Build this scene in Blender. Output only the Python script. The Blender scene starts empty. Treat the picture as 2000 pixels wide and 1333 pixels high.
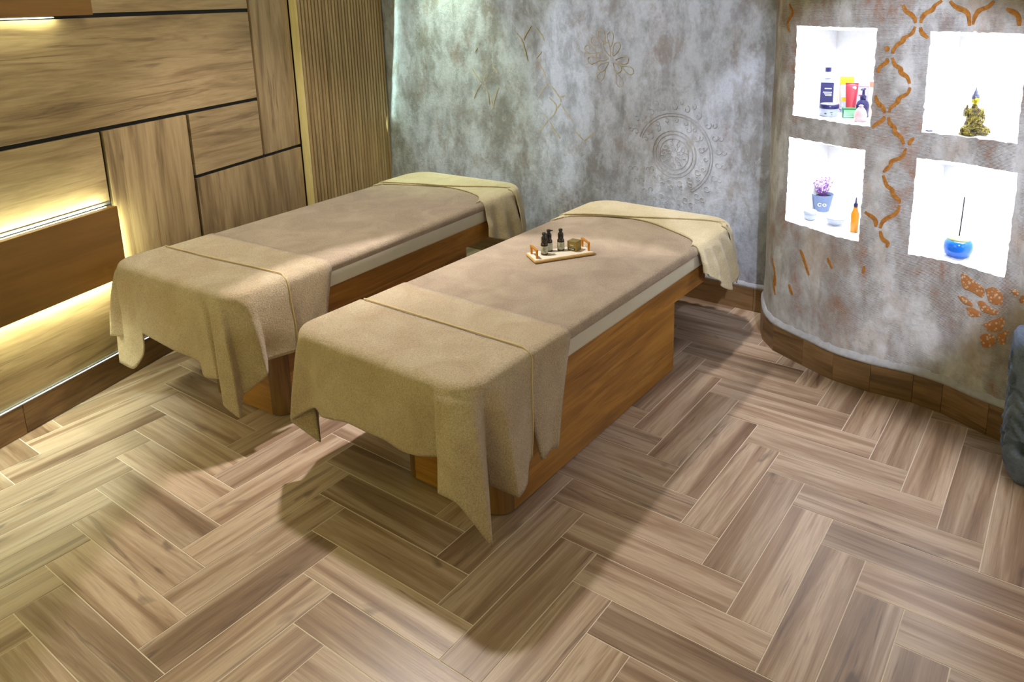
import bpy, bmesh, math, random
from mathutils import Vector, Matrix, noise
random.seed(7)
SC = bpy.context.scene
COL = SC.collection
rad = math.radians

# ------------------------------------------------------------------ camera
cam = bpy.data.objects.new('camera', bpy.data.cameras.new('camera')); COL.objects.link(cam)
cam.location = (-1.7848, -2.3481, 1.9271)
cam.rotation_euler = (rad(76.8916), rad(0.9579), rad(304.7130))
cam.data.sensor_width = 36; cam.data.lens = 26.7786
cam.data.shift_x = -0.04836; cam.data.shift_y = -0.16489
cam.data.clip_start = 0.05
SC.camera = cam

# ------------------------------------------------------------------ world, exposure
w = bpy.data.worlds.new('world'); SC.world = w; w.use_nodes = True
w.node_tree.nodes['Background'].inputs[0].default_value = (0.9, 0.82, 0.62, 1)
w.node_tree.nodes['Background'].inputs[1].default_value = 0.02
SC.view_settings.view_transform = 'Standard'
SC.view_settings.look = 'None'
SC.view_settings.exposure = 0.0
SC.view_settings.gamma = 1.0
SC.view_settings.use_curve_mapping = False

# ------------------------------------------------------------------ lights
def aim(o, target):
    d = Vector(target) - o.location
    o.rotation_euler = d.to_track_quat('-Z', 'Y').to_euler()
def spot(name, loc, target, power, col, angle, blend=0.08, radius=0.05):
    l = bpy.data.lights.new(name, 'SPOT'); l.energy = power; l.color = col
    l.spot_size = rad(angle); l.spot_blend = blend; l.shadow_soft_size = radius
    o = bpy.data.objects.new(name, l); COL.objects.link(o); o.location = loc; aim(o, target); return o
def area(name, loc, target, power, col, sx, sy):
    l = bpy.data.lights.new(name, 'AREA'); l.energy = power; l.color = col
    l.shape = 'RECTANGLE'; l.size = sx; l.size_y = sy
    o = bpy.data.objects.new(name, l); COL.objects.link(o); o.location = loc; aim(o, target); return o
# ceiling downlights
spot('downlight_between_beds', (0.80, 0.60, 2.72), (0.30, -0.67, 0), 212, (1.0, 0.92, 0.86), 57.5, 0.06, 0.06)
spot('downlight_over_wall_bed', (0.80, 0.60, 2.72), (1.05, 1.35, 0), 108, (1.0, 0.91, 0.83), 84, 0.5, 0.06)
spot('downlight_bed_head', (2.0, -0.30, 2.72), (2.0, -0.34, 0), 155, (1.0, 0.92, 0.80), 38, 0.6, 0.06)
spot('downlight_front', (-1.0, -1.9, 2.72), (-0.9, -1.8, 0), 12, (1.0, 0.92, 0.82), 80, 0.5, 0.08)
# greenish white spot over the strip of floor along the panelled wall
spot('downlight_by_panels', (-1.0, 1.05, 2.72), (-0.72, 1.30, 0), 115, (0.72, 0.95, 0.98), 31, 0.45, 0.10)
# soft greenish-yellow fill added on the near side of the room, no fixture
area('near_fill', (-2.35, -0.6, 1.9), (0.2, -0.2, 0.5), 34, (0.96, 0.94, 0.30), 1.6, 2.6)
# washes over the walls, after a fill added for the bed's right side
area('side_fill', (0.9, -3.3, 1.55), (0.9, -0.75, 0.42), 13, (1.0, 0.90, 0.74), 1.6, 0.5)
def wl_pt(s, off, z):                     # point by the panelled wall: s along it, off from its face
    return Vector((-0.7405+0.95479*s+0.29728*off, 1.4590+0.29728*s-0.95479*off, z))
def led_lamp(name, s, off, z, ds, doff, dz, power, length, upright=False):
    o = area(name, wl_pt(s, off, z), wl_pt(s+ds, off+doff, z+dz), power, (0.93, 1.0, 0.62), length, 0.008)
    d = Vector(wl_pt(s+ds, off+doff, z+dz))-Vector(wl_pt(s, off, z)); d.normalize()
    x = Vector((0, 0, 1)) if upright else Vector((0.95479, 0.29728, 0)); zz = -d; y = zz.cross(x).normalized(); x = y.cross(zz)
    o.rotation_euler = Matrix((x, y, zz)).transposed().to_euler(); return o
led_lamp('led_above_box', -0.50, 0.030, 0.930, 0, -0.008, 0.02, 10.0, 2.4)
led_lamp('led_below_box', -0.50, 0.032, 0.552, 0, -0.008, -0.02, 15.0, 2.4)
led_lamp('led_beside_box', 0.740, 0.028, 0.74, 0.02, -0.006, 0, 1.8, 0.32, True)
led_lamp('led_below_upper_box', -0.55, 0.026, 1.868, 0, -0.008, -0.02, 4.5, 2.3)
spot('wall_washer_right', (0.30, -0.05, 2.62), (2.49, -0.05, 1.42), 135, (0.84, 0.88, 1.0), 42, 0.25, 0.06)
spot('wall_washer_left', (0.30, 1.30, 2.62), (2.49, 1.30, 1.42), 95, (0.84, 0.95, 1.0), 42, 0.25, 0.06)
spot('corner_wash', (2.05, 1.75, 2.70), (2.49, 1.45, 0.5), 105, (0.78, 1.0, 0.60), 62, 0.7, 0.08)
area('corner_strip', (2.455, 2.30, 1.25), (2.49, 1.6, 1.15), 2.6, (0.74, 1.0, 0.80), 0.03, 2.4)
spot('curved_wash', (-0.50, -2.50, 2.40), (1.87, -1.56, 1.13), 255, (0.84, 0.88, 1.0), 34, 0.25, 0.05)
area('panel_wash', (0.3, 0.9, 2.65), (0.7, 1.95, 1.2), 11, (1.0, 0.96, 0.74), 2.4, 0.3)

# ------------------------------------------------------------------ node helpers
def srgb(r, g, b):
    f = lambda c: (c/255/12.92) if c/255 <= 0.04045 else ((c/255+0.055)/1.055)**2.4
    return (f(r), f(g), f(b), 1)
class NT:
    def __init__(s, name):
        s.m = bpy.data.materials.new(name); s.m.use_nodes = True
        s.t = s.m.node_tree; s.b = s.t.nodes['Principled BSDF']; s.L = s.t.links
    def n(s, t, **k):
        x = s.t.nodes.new(t)
        for a, v in k.items(): setattr(x, a, v)
        return x
    def link(s, a, b): s.L.new(a, b)
    def coord(s, scale=(1, 1, 1), rnd=0.0, rot=(0, 0, 0)):
        tc = s.n('ShaderNodeTexCoord'); mp = s.n('ShaderNodeMapping')
        mp.inputs['Scale'].default_value = scale; mp.inputs['Rotation'].default_value = rot
        if rnd:
            oi = s.n('ShaderNodeObjectInfo'); vm = s.n('ShaderNodeVectorMath', operation='SCALE')
            cx = s.n('ShaderNodeCombineXYZ'); ml = s.n('ShaderNodeMath', operation='MULTIPLY'); ml.inputs[1].default_value = 7.31
            s.link(oi.outputs['Random'], cx.inputs[0]); s.link(oi.outputs['Random'], ml.inputs[0]); s.link(ml.outputs[0], cx.inputs[1])
            s.link(oi.outputs['Random'], cx.inputs[2])
            s.link(cx.outputs[0], vm.inputs[0]); vm.inputs['Scale'].default_value = rnd
            ad = s.n('ShaderNodeVectorMath', operation='ADD')
            s.link(tc.outputs['Object'], ad.inputs[0]); s.link(vm.outputs[0], ad.inputs[1]); s.link(ad.outputs[0], mp.inputs[0])
        else: s.link(tc.outputs['Object'], mp.inputs[0])
        return mp.outputs[0]
    def noise(s, vec, scale, detail=4, rough=0.55, dist=0.0):
        x = s.n('ShaderNodeTexNoise'); s.link(vec, x.inputs['Vector'])
        x.inputs['Scale'].default_value = scale; x.inputs['Detail'].default_value = detail
        x.inputs['Roughness'].default_value = rough; x.inputs['Distortion'].default_value = dist
        return x.outputs['Fac']
    def ramp(s, fac, stops):
        x = s.n('ShaderNodeValToRGB'); e = x.color_ramp.elements
        while len(e) < len(stops): e.new(0.5)
        for i, (p, c) in enumerate(stops):
            e[i].position = p; e[i].color = c if not isinstance(c, (int, float)) else (c, c, c, 1)
        s.link(fac, x.inputs[0]); return x.outputs[0]
    def mix(s, fac, a, b, mode='MIX'):
        x = s.n('ShaderNodeMix', data_type='RGBA', blend_type=mode)
        if isinstance(fac, (int, float)): x.inputs[0].default_value = fac
        else: s.link(fac, x.inputs[0])
        for v, k in ((a, 6), (b, 7)):
            if isinstance(v, tuple): x.inputs[k].default_value = v
            else: s.link(v, x.inputs[k])
        return x.outputs[2]
    def bump(s, h, strength=0.3, dist=0.01, normal=None):
        x = s.n('ShaderNodeBump'); x.inputs['Strength'].default_value = strength; x.inputs['Distance'].default_value = dist
        s.link(h, x.inputs['Height'])
        if normal: s.link(normal, x.inputs['Normal'])
        return x.outputs[0]
    def out(s, col=None, rough=0.5, nrm=None, metal=0.0, spec=0.5):
        if col is not None:
            if isinstance(col, tuple): s.b.inputs['Base Color'].default_value = col
            else: s.link(col, s.b.inputs['Base Color'])
        if isinstance(rough, (int, float)): s.b.inputs['Roughness'].default_value = rough
        else: s.link(rough, s.b.inputs['Roughness'])
        if nrm: s.link(nrm, s.b.inputs['Normal'])
        s.b.inputs['Metallic'].default_value = metal
        s.b.inputs['Specular IOR Level'].default_value = spec
        return s.m

def wood(name, dark, mid, light, vein, along='X', fine=1.0, rough=0.45, vary=0.18, knots=0.5, wide=1.0, bump=0.15, streak=1.0, rnd=30, stretch=1.0, dist=0.6):
    m = NT(name)
    sc = {'X': (1.3, 13, 13), 'Z': (13, 13, 1.3), 'Y': (13, 1.3, 13)}[along]
    sc = tuple(v*fine*(stretch if v < 2 else 1) for v in sc)
    v = m.coord(sc, rnd)
    a = m.noise(v, 1.0*wide, 5, 0.6, dist)
    sc2 = {'X': (3.5, 90, 90), 'Z': (90, 90, 3.5), 'Y': (90, 3.5, 90)}[along]
    v2 = m.coord(sc2, rnd)
    b = m.noise(v2, 1.4*fine, 4, 0.65, 0.3)
    c1 = m.ramp(a, [(0.32, dark), (0.46, mid), (0.58, light), (0.70, mid)])
    f1 = m.ramp(b, [(0.35, 0.62), (0.62, 1.0)])
    col = m.mix(0.55*streak, c1, f1, 'MULTIPLY')
    # dark veins along the grain
    sc3 = {'X': (1.0, 17, 17), 'Z': (17, 17, 1.0), 'Y': (17, 1.0, 17)}[along]
    v3 = m.coord(tuple(q*fine for q in sc3), rnd*1.7)
    d = m.noise(v3, 0.8, 3, 0.5, 1.2)
    dm = m.ramp(d, [(0.62, 0.0), (0.68, 0.55), (0.71, 0.05)])
    col = m.mix(dm, col, vein)
    if knots:
        sc4 = {'X': (2.2, 5.5, 5.5), 'Z': (5.5, 5.5, 2.2), 'Y': (5.5, 2.2, 5.5)}[along]
        v4 = m.coord(tuple(q*fine for q in sc4), rnd*2.3)
        k = m.noise(v4, 1.2, 2, 0.5, 0.8)
        km = m.ramp(k, [(0.68, 0.0), (0.76, knots)])
        col = m.mix(km, col, vein)
    oi = m.n('ShaderNodeObjectInfo'); hs = m.n('ShaderNodeHueSaturation')
    mr = m.n('ShaderNodeMapRange'); mr.inputs[3].default_value = 1-vary; mr.inputs[4].default_value = 1+vary
    m.link(oi.outputs['Random'], mr.inputs[0]); m.link(mr.outputs[0], hs.inputs['Value']); m.link(col, hs.inputs['Color'])
    return m.out(hs.outputs[0], rough, m.bump(b, bump, 0.003))

def flat(name, c, rough=0.5, metal=0.0, spec=0.5, noise_amt=0.06, scale=60):
    m = NT(name); v = m.coord()
    k = m.noise(v, scale, 3)
    f = m.ramp(k, [(0.3, 1-noise_amt), (0.7, 1.0)])
    return m.out(m.mix(1.0, c, f, 'MULTIPLY'), rough, m.bump(k, 0.05, 0.001), metal, spec)

def emit(name, c, strength):
    m = NT(name); m.out((0.8, 0.8, 0.8, 1), 0.5)
    m.b.inputs['Emission Color'].default_value = c; m.b.inputs['Emission Strength'].default_value = strength
    return m.m

def terry(name, c1, c2, strength=0.7, fuzz=420):
    m = NT(name); v = m.coord()
    big = m.noise(v, 5.5, 5, 0.6, 0.8); mid = m.noise(v, 130, 3, 0.65); fine = m.noise(v, fuzz, 3, 0.7)
    col = m.mix(m.ramp(big, [(0.35, 0.0), (0.65, 1.0)]), c1, c2)
    col = m.mix(0.7, col, m.ramp(fine, [(0.36, 0.70), (0.58, 1.12)]), 'MULTIPLY')
    col = m.mix(0.5, col, m.ramp(mid, [(0.38, 0.78), (0.58, 1.1)]), 'MULTIPLY')
    n1 = m.bump(mid, min(1, strength*0.8), 0.008); n2 = m.bump(fine, min(1, strength*0.8), 0.004, n1)
    m.b.inputs['Sheen Weight'].default_value = 0.35; m.b.inputs['Sheen Roughness'].default_value = 0.6
    return m.out(col, 0.95, n2, 0, 0.1)

def plaster(name, base, light, patch, patch2, warm, warm_amt, comb=0.0, streak_z=0.6, glow=None):
    m = NT(name)
    v = m.coord((1, 1, streak_z)); vv = m.coord((1, 1, 1))
    big = m.noise(v, 3.0, 8, 0.62, 0.25); mid = m.noise(v, 8, 9, 0.68, 0.2); fine = m.noise(vv, 42, 6, 0.7, 0.4)
    col = m.mix(m.ramp(mid, [(0.40, 0.0), (0.56, 1.0)]), base, light)
    pm = m.ramp(big, [(0.50, 0.0), (0.62, 0.75)])
    col = m.mix(pm, col, patch)
    v5 = m.coord((1.1, 1.1, 0.7)); b5 = m.noise(v5, 5.0, 8, 0.68, 0.3)
    col = m.mix(m.ramp(b5, [(0.54, 0.0), (0.64, 0.6)]), col, patch2)
    v6 = m.coord((2.2, 2.2, 0.9), 0); b6 = m.noise(v6, 2.6, 6, 0.66, 0.3)
    v7 = m.coord((1, 1, 1)); b7 = m.noise(v7, 17, 6, 0.7, 0.5)
    wm = m.mix(1.0, m.ramp(b6, [(0.52, 0.0), (0.66, 1.0)]), m.ramp(b7, [(0.40, 0.0), (0.58, 1.0)]), 'MULTIPLY')
    wa = m.mix(1.0, wm, (warm_amt, warm_amt, warm_amt, 1), 'MULTIPLY')
    col = m.mix(wa, col, warm)
    lm = m.ramp(m.noise(v, 11, 9, 0.7, 0.4), [(0.54, 0.0), (0.62, 0.5)])
    col = m.mix(lm, col, light)
    col = m.mix(0.5, col, m.ramp(fine, [(0.32, 0.72), (0.60, 1.0)]), 'MULTIPLY')
    h = m.bump(mid, 0.6, 0.014); h = m.bump(fine, 0.6, 0.008, h)
    if comb:
        wv = m.n('ShaderNodeTexWave', wave_type='BANDS', bands_direction='Z')
        tc = m.n('ShaderNodeTexCoord'); m.link(tc.outputs['Object'], wv.inputs['Vector'])
        wv.inputs['Scale'].default_value = 55; wv.inputs['Distortion'].default_value = 0.5; wv.inputs['Detail'].default_value = 2; wv.inputs['Detail Scale'].default_value = 0.6
        msk = m.mix(1.0, wv.outputs['Fac'], m.ramp(b6, [(0.42, 0.0), (0.55, 1.0)]), 'MULTIPLY')
        h = m.bump(msk, comb, 0.004, h)
        col = m.mix(m.mix(1.0, msk, (0.22, 0.22, 0.22, 1), 'MULTIPLY'), col, (0.18, 0.13, 0.10, 1))
    return m.out(col, 0.85, h, 0, 0.25)

M = {}
M['tile'] = wood('floor_tile_wood', srgb(122, 97, 80), srgb(157, 132, 113), srgb(188, 167, 150), srgb(74, 60, 56), 'X', 1.5, 0.34, 0.15, 0.6, 0.62, 0.1, 0.9, 30, 0.55, 0.7)
M['skirt'] = wood('baseboard_tile_wood', srgb(98, 72, 46), srgb(126, 96, 62), srgb(144, 112, 76), srgb(68, 48, 30), 'X', 1.2, 0.4, 0.14, 0.2)
M['grout'] = flat('grout', srgb(220, 208, 196), 0.9, 0, 0.2)
M['oakH'] = wood('oak_board_horizontal', srgb(126, 104, 76), srgb(156, 132, 98), srgb(176, 152, 116), srgb(88, 68, 46), 'X', 1.15, 0.5, 0.05, 0.45, 0.9, 0.12, 0.8)
M['oakV'] = wood('oak_board_vertical', srgb(126, 104, 76), srgb(156, 132, 98), srgb(176, 152, 116), srgb(88, 68, 46), 'Z', 1.15, 0.5, 0.05, 0.45, 0.9, 0.12, 0.8)
M['box'] = wood('honey_veneer', srgb(112, 80, 34), srgb(124, 88, 38), srgb(134, 96, 44), srgb(96, 66, 26), 'X', 0.5, 0.45, 0.04, 0.2, 1.0, 0.06, 0.4)
M['bedwood'] = wood('bed_oak_veneer', srgb(132, 90, 32), srgb(158, 108, 42), srgb(180, 130, 56), srgb(98, 62, 20), 'X', 1.1, 0.42, 0.05, 0.3, 0.9, 0.1, 0.9)
M['bedcorner'] = wood('bed_corner_veneer', srgb(104, 74, 38), srgb(120, 88, 48), srgb(136, 100, 56), srgb(80, 56, 28), 'Z', 0.8, 0.45, 0.05, 0.1)
M['slat'] = wood('slat_wood', srgb(150, 124, 84), srgb(172, 144, 102), srgb(184, 158, 114), srgb(120, 96, 62), 'Z', 1.0, 0.5, 0.12, 0.1)
M['pale'] = wood('pale_edge_wood', srgb(196, 176, 120), srgb(212, 194, 138), srgb(222, 206, 152), srgb(180, 158, 104), 'Z', 0.8, 0.5, 0.03, 0.0, 1, 0.05, 0.4)
M['black'] = flat('black_joint', (0.008, 0.008, 0.010, 1), 0.6)
M['alu'] = flat('aluminium_profile', (0.42, 0.44, 0.46, 1), 0.35, 0.8)
M['led'] = emit('warm_white_led', (0.93, 1.0, 0.66, 1), 14)
M['ledcool'] = emit('cool_white_led', (0.84, 0.90, 1.0, 1), 3)
M['ledniche'] = emit('niche_led', (0.93, 0.95, 1.0, 1), 6)
M['cover'] = terry('terry_cover', srgb(168, 146, 126), srgb(190, 170, 148), 0.9, 260)
M['towel'] = terry('terry_foot_towel', srgb(192, 168, 138), srgb(208, 190, 162), 0.9, 260)
M['headtowel'] = terry('smooth_head_towel', srgb(190, 176, 142), srgb(206, 194, 162), 0.35, 300)
M['foam'] = flat('white_leatherette', srgb(206, 202, 186), 0.5, 0, 0.4, 0.04, 20)
M['hem'] = flat('towel_hem', srgb(206, 184, 138), 0.9)
M['backplaster'] = plaster('back_wall_plaster', srgb(156, 160, 170), srgb(188, 194, 208), srgb(124, 122, 118), srgb(146, 138, 134), srgb(130, 104, 84), 0.4)
M['rightplaster'] = plaster('curved_wall_plaster', srgb(192, 192, 198), srgb(214, 216, 226), srgb(188, 172, 164), srgb(178, 174, 178), srgb(190, 118, 62), 0.65, 0.8, 0.8)
M['fillet'] = flat('plaster_fillet', srgb(186, 188, 198), 0.9, 0, 0.2, 0.2, 40)
M['nichewhite'] = flat('niche_white_paint', (0.85, 0.86, 0.88, 1), 0.8, 0, 0.2)
M['plainwall'] = flat('plain_wall_paint', srgb(196, 188, 168), 0.9)
M['ochre'] = flat('ochre_stencil', srgb(190, 128, 62), 0.8, 0, 0.2, 0.45, 70)
M['ochrefaint'] = flat('faint_gold_stencil', srgb(184, 174, 150), 0.8, 0, 0.2, 0.25, 40)
M['relief'] = flat('plaster_relief', srgb(172, 172, 174), 0.85, 0, 0.2, 0.3, 50)
M['stone'] = None

# ------------------------------------------------------------------ object helpers
def link(o, parent=None):
    COL.objects.link(o)
    if parent: o.parent = parent
    return o
def tag(o, label=None, cat=None, group=None, kind=None):
    if label: o['label'] = label
    if cat: o['category'] = cat
    if group: o['group'] = group
    if kind: o['kind'] = kind
    return o
def empty(name, loc=(0, 0, 0), rz=0, parent=None):
    o = bpy.data.objects.new(name, None); link(o, parent); o.location = loc; o.rotation_euler = (0, 0, rz)
    o.empty_display_size = 0.05; return o
def mesh(name, bm, mat, parent=None, smooth=False, loc=(0, 0, 0), rot=(0, 0, 0)):
    me = bpy.data.meshes.new(name); bm.normal_update(); bm.to_mesh(me); bm.free()
    if smooth:
        for p in me.polygons: p.use_smooth = True
    if isinstance(mat, (list, tuple)):
        for x in mat: me.materials.append(x)
    else: me.materials.append(mat)
    o = bpy.data.objects.new(name, me); link(o, parent); o.location = loc; o.rotation_euler = rot
    return o
def bx(bm, c, s, bevel=0.0, mi=0, rot=None):
    r = bmesh.ops.create_cube(bm, size=1.0)
    vs = r['verts']; bmesh.ops.scale(bm, vec=s, verts=vs)
    if bevel:
        es = list({e for v in vs for e in v.link_edges})
        rr = bmesh.ops.bevel(bm, geom=es, offset=bevel, segments=2, profile=0.5, affect='EDGES')
        vs = list({v for f in rr['faces'] for v in f.verts} | {v for v in vs if v.is_valid})
    if rot: bmesh.ops.rotate(bm, cent=(0, 0, 0), matrix=rot, verts=vs)
    bmesh.ops.translate(bm, vec=c, verts=vs)
    if mi:
        for f in {f for v in vs for f in v.link_faces}: f.material_index = mi
    return vs
def box(name, lo, hi, mat, parent=None, bevel=0.002):
    bm = bmesh.new(); c = [(a+b)/2 for a, b in zip(lo, hi)]; s = [b-a for a, b in zip(lo, hi)]
    bx(bm, (0, 0, 0), s, bevel)
    return mesh(name, bm, mat, parent, loc=c)
def lathe(bm, prof, seg=24, c=(0, 0, 0), cap=True, sx=1, sy=1):
    rings = []
    for r, z in prof:
        rings.append([bm.verts.new((c[0]+sx*r*math.cos(2*math.pi*i/seg), c[1]+sy*r*math.sin(2*math.pi*i/seg), c[2]+z)) for i in range(seg)])
    for a, b in zip(rings, rings[1:]):
        for i in range(seg): bm.faces.new((a[i], a[(i+1) % seg], b[(i+1) % seg], b[i]))
    if cap:
        bm.faces.new(list(reversed(rings[0]))); bm.faces.new(rings[-1])
def prism(bm, pts, z0, z1):
    a = [bm.verts.new((x, y, z0)) for x, y in pts]; b = [bm.verts.new((x, y, z1)) for x, y in pts]
    n = len(pts)
    bm.faces.new(list(reversed(a))); bm.faces.new(b)
    for i in range(n): bm.faces.new((a[i], a[(i+1) % n], b[(i+1) % n], b[i]))
def tube(bm, pts, r, seg=8, taper=None):
    pts = [Vector(p) for p in pts]; rings = []
    for i, p in enumerate(pts):
        d = (pts[min(i+1, len(pts)-1)]-pts[max(i-1, 0)]).normalized()
        u = d.cross(Vector((0, 0, 1)));
        if u.length < 1e-3: u = d.cross(Vector((0, 1, 0)))
        u.normalize(); v = d.cross(u)
        rr = r*(taper[i] if taper else 1)
        rings.append([bm.verts.new(p+u*rr*math.cos(2*math.pi*k/seg)+v*rr*math.sin(2*math.pi*k/seg)) for k in range(seg)])
    for a, b in zip(rings, rings[1:]):
        for k in range(seg): bm.faces.new((a[k], a[(k+1) % seg], b[(k+1) % seg], b[k]))
    bm.faces.new(list(reversed(rings[0]))); bm.faces.new(rings[-1])
def cr(pts, n=6):
    pts = [Vector(p) for p in pts]
    P = [2*pts[0]-pts[1]]+pts+[2*pts[-1]-pts[-2]]; out = []
    for i in range(1, len(P)-2):
        a, b, c, d = P[i-1:i+3]
        for k in range(n):
            t = k/n
            out.append(.5*((2*b)+(-a+c)*t+(2*a-5*b+4*c-d)*t*t+(-a+3*b-3*c+d)*t**3))
    out.append(pts[-1]); return out

# ------------------------------------------------------------------ room plan (metres; x towards the plastered back wall)
BX = 2.495                                   # plane of the back wall
LA = Vector((-0.7405, 1.4590, 0)); LD = Vector((0.95479, 0.29728, 0)); LN = Vector((-0.29728, 0.95479, 0))   # left wall line
LWR = math.atan2(LD.y, LD.x)
def LP(s, off, z): return LA + LD*s - LN*off + Vector((0, 0, z))      # off = towards the room
PLAN = [(2.51, -.855), (2.40, -.885), (2.262, -.938), (2.15, -.995), (2.052, -1.085), (1.965, -1.27), (1.888, -1.447), (1.865, -1.62), (1.871, -1.79), (1.848, -1.945), (1.785, -2.09), (1.75, -2.19), (1.68, -2.38), (1.60, -2.60)]
WP = [Vector((p.x, p.y)) for p in cr([(a, b, 0) for a, b in PLAN], 6)]
WS = [0.0]
for i in range(1, len(WP)): WS.append(WS[-1]+(WP[i]-WP[i-1]).length)
def wall_pt(s, z, off=0.0):
    i = 0
    while i < len(WS)-2 and WS[i+1] < s: i += 1
    t = (s-WS[i])/(WS[i+1]-WS[i]); p = WP[i].lerp(WP[i+1], t)
    a = WP[max(i-1, 0)]; b = WP[min(i+2, len(WP)-1)]; d = (b-a).normalized()
    n = Vector((d.y, -d.x))                     # towards the room (negative x)
    if n.x > 0: n = -n
    return Vector((p.x+n.x*off, p.y+n.y*off, z))
ROOM_Z = 2.75

# floor
floor = empty('floor'); tag(floor, kind='structure')
bm = bmesh.new(); bx(bm, (0.0, -0.6, -0.0262), (5.4, 6.6, 0.05)); mesh('grout_bed', bm, M['grout'], floor)
S = 0.155; TL = 4.1246; G = 0.0042
def clip_poly(poly, a, b, c):                 # keep a*x+b*y <= c
    out = []
    for i in range(len(poly)):
        p, q = poly[i], poly[(i+1) % len(poly)]
        dp, dq = a*p[0]+b*p[1]-c, a*q[0]+b*q[1]-c
        if dp <= 0: out.append(p)
        if (dp < 0 < dq) or (dq < 0 < dp):
            t = dp/(dp-dq); out.append((p[0]+(q[0]-p[0])*t, p[1]+(q[1]-p[1])*t))
    return out
def inside_room(x, y):
    if x > BX or LN.dot(Vector((x, y, 0))-LA) > -0.0: return False
    for i in range(len(WP)-1):
        p, q = WP[i], WP[i+1]
        if q.y <= y <= p.y:
            xx = p.x+(q.x-p.x)*(y-p.y)/(q.y-p.y)
            if x > xx: return False
    return True
tile_cache = {}
cnt = 0
def tile_mesh(poly, ox, oy, rz):
    # poly in world; local frame at tile centre, x along the length
    c, s = math.cos(-rz), math.sin(-rz)
    bm = bmesh.new()
    loc = [((x-ox)*c-(y-oy)*s, (x-ox)*s+(y-oy)*c) for x, y in poly]
    prism(bm, loc, -0.004, 0.0)
    return bm
full = None
cands = []
for j in range(-6, 8):
    for i in range(-24, 26):
        # down-right tiles: u in [i+jL, i+jL+L], v in [-i+jL-1, -i+jL];  up-right tiles follow
        for kind in 'DU':
            if kind == 'D': u0, u1, v0, v1 = i+j*TL, i+j*TL+TL, -i+j*TL-1, -i+j*TL
            else: u0, u1, v0, v1 = TL+i+j*TL, TL+1+i+j*TL, -1-i+j*TL, -1-i+TL+j*TL
            x0, x1, y0, y1 = v0*S, v1*S, -u1*S, -u0*S
            cx, cy = (x0+x1)/2, (y0+y1)/2
            if x1 < -2.0 or x0 > 2.6 or y1 < -2.75 or y0 > 2.6: continue
            # keep what lies in front of the camera's lower edge
            if (cx+1.7848)*0.82+(cy+2.3481)*0.57 < 0.95: continue
            lat = (cx+1.7848)*0.57-(cy+2.3481)*0.82; dep = (cx+1.7848)*0.82+(cy+2.3481)*0.57
            if lat < -0.95*dep-0.35 or lat > 0.95*dep+0.5: continue
            cands.append((kind, x0, x1, y0, y1, dep))
cands.sort(key=lambda t: t[5])
for kind, x0, x1, y0, y1, dep in cands:
    g = G/2
    X0, X1, Y0, Y1 = x0+g, x1-g, y0+g, y1-g
    poly = [(X0, Y0), (X1, Y0), (X1, Y1), (X0, Y1)]
    p2 = clip_poly(poly, LN.x, LN.y, LN.dot(LA)-0.002)
    if len(p2) >= 3: p2 = clip_poly(p2, 1, 0, BX-0.012)
    if len(p2) < 3: continue
    # curved wall: clip by the local chords
    my = [p[1] for p in p2]; ok = True
    touched = False
    if max(p[0] for p in p2) > 1.5 and min(my) < -0.85:
        ins = [inside_room(*p) for p in p2]
        ctr = (sum(p[0] for p in p2)/len(p2), sum(p[1] for p in p2)/len(p2))
        if not any(ins) and not inside_room(*ctr): continue
    area2 = abs(sum(p2[k][0]*p2[(k+1) % len(p2)][1]-p2[(k+1) % len(p2)][0]*p2[k][1] for k in range(len(p2))))/2
    if area2 < 0.0008: continue
    cx, cy = (x0+x1)/2, (y0+y1)/2
    rz = 0 if kind == 'U' else -math.pi/2
    if len(p2) == 4 and area2 > 0.99*(X1-X0)*(Y1-Y0):
        if full is None:
            full = bpy.data.meshes.new('floor_tile'); b = tile_mesh(p2, cx, cy, rz); b.to_mesh(full); b.free(); full.materials.append(M['tile'])
        o = bpy.data.objects.new('floor_tile', full); link(o, floor)
    else:
        o = mesh('floor_tile', tile_mesh(p2, cx, cy, rz), M['tile'], floor)
    o.location = (cx, cy, random.uniform(-0.0004, 0.0004)); o.rotation_euler = (0, 0, rz)
    cnt += 1
print('floor tiles', cnt)

# ------------------------------------------------------------------ ceiling and the unseen walls behind the camera
box('ceiling', (-2.6, -3.8, ROOM_Z), (2.7, 2.7, ROOM_Z+0.1), M['plainwall'], None, 0)['kind'] = 'structure'
box('wall_front', (-2.62, -3.8, 0), (-2.52, 1.1, ROOM_Z), M['plainwall'], None, 0)['kind'] = 'structure'
box('wall_near', (-2.6, -3.9, 0), (2.7, -3.8, ROOM_Z), M['plainwall'], None, 0)['kind'] = 'structure'

# ------------------------------------------------------------------ back wall
def grid_wall(name, fn, us, zs, mat, parent=None, skip=None, amp=0.004, seed=0.0):
    bm = bmesh.new(); V = {}
    for i, u in enumerate(us):
        for j, z in enumerate(zs):
            p = fn(u, z, 0.0)
            d = amp*noise.fractal(Vector((u*4+seed, z*4, seed)), 1.0, 2.0, 4)
            V[i, j] = bm.verts.new(fn(u, z, d))
    for i in range(len(us)-1):
        for j in range(len(zs)-1):
            if skip and skip((us[i]+us[i+1])/2, (zs[j]+zs[j+1])/2): continue
            bm.faces.new((V[i, j], V[i+1, j], V[i+1, j+1], V[i, j+1]))
    loose = [v for v in bm.verts if not v.link_faces]
    bmesh.ops.delete(bm, geom=loose, context='VERTS')
    return mesh(name, bm, mat, parent, True)
def frange(a, b, step):
    n = max(1, round((b-a)/step)); return [a+(b-a)*i/n for i in range(n+1)]
wb = grid_wall('wall_back', lambda u, z, d: Vector((BX-d-0.002, u, z)), frange(2.62, -1.0, 0.035), frange(0.0, ROOM_Z, 0.035), M['backplaster'], None, None, 0.006, 3.0)
tag(wb, kind='structure')
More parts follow.
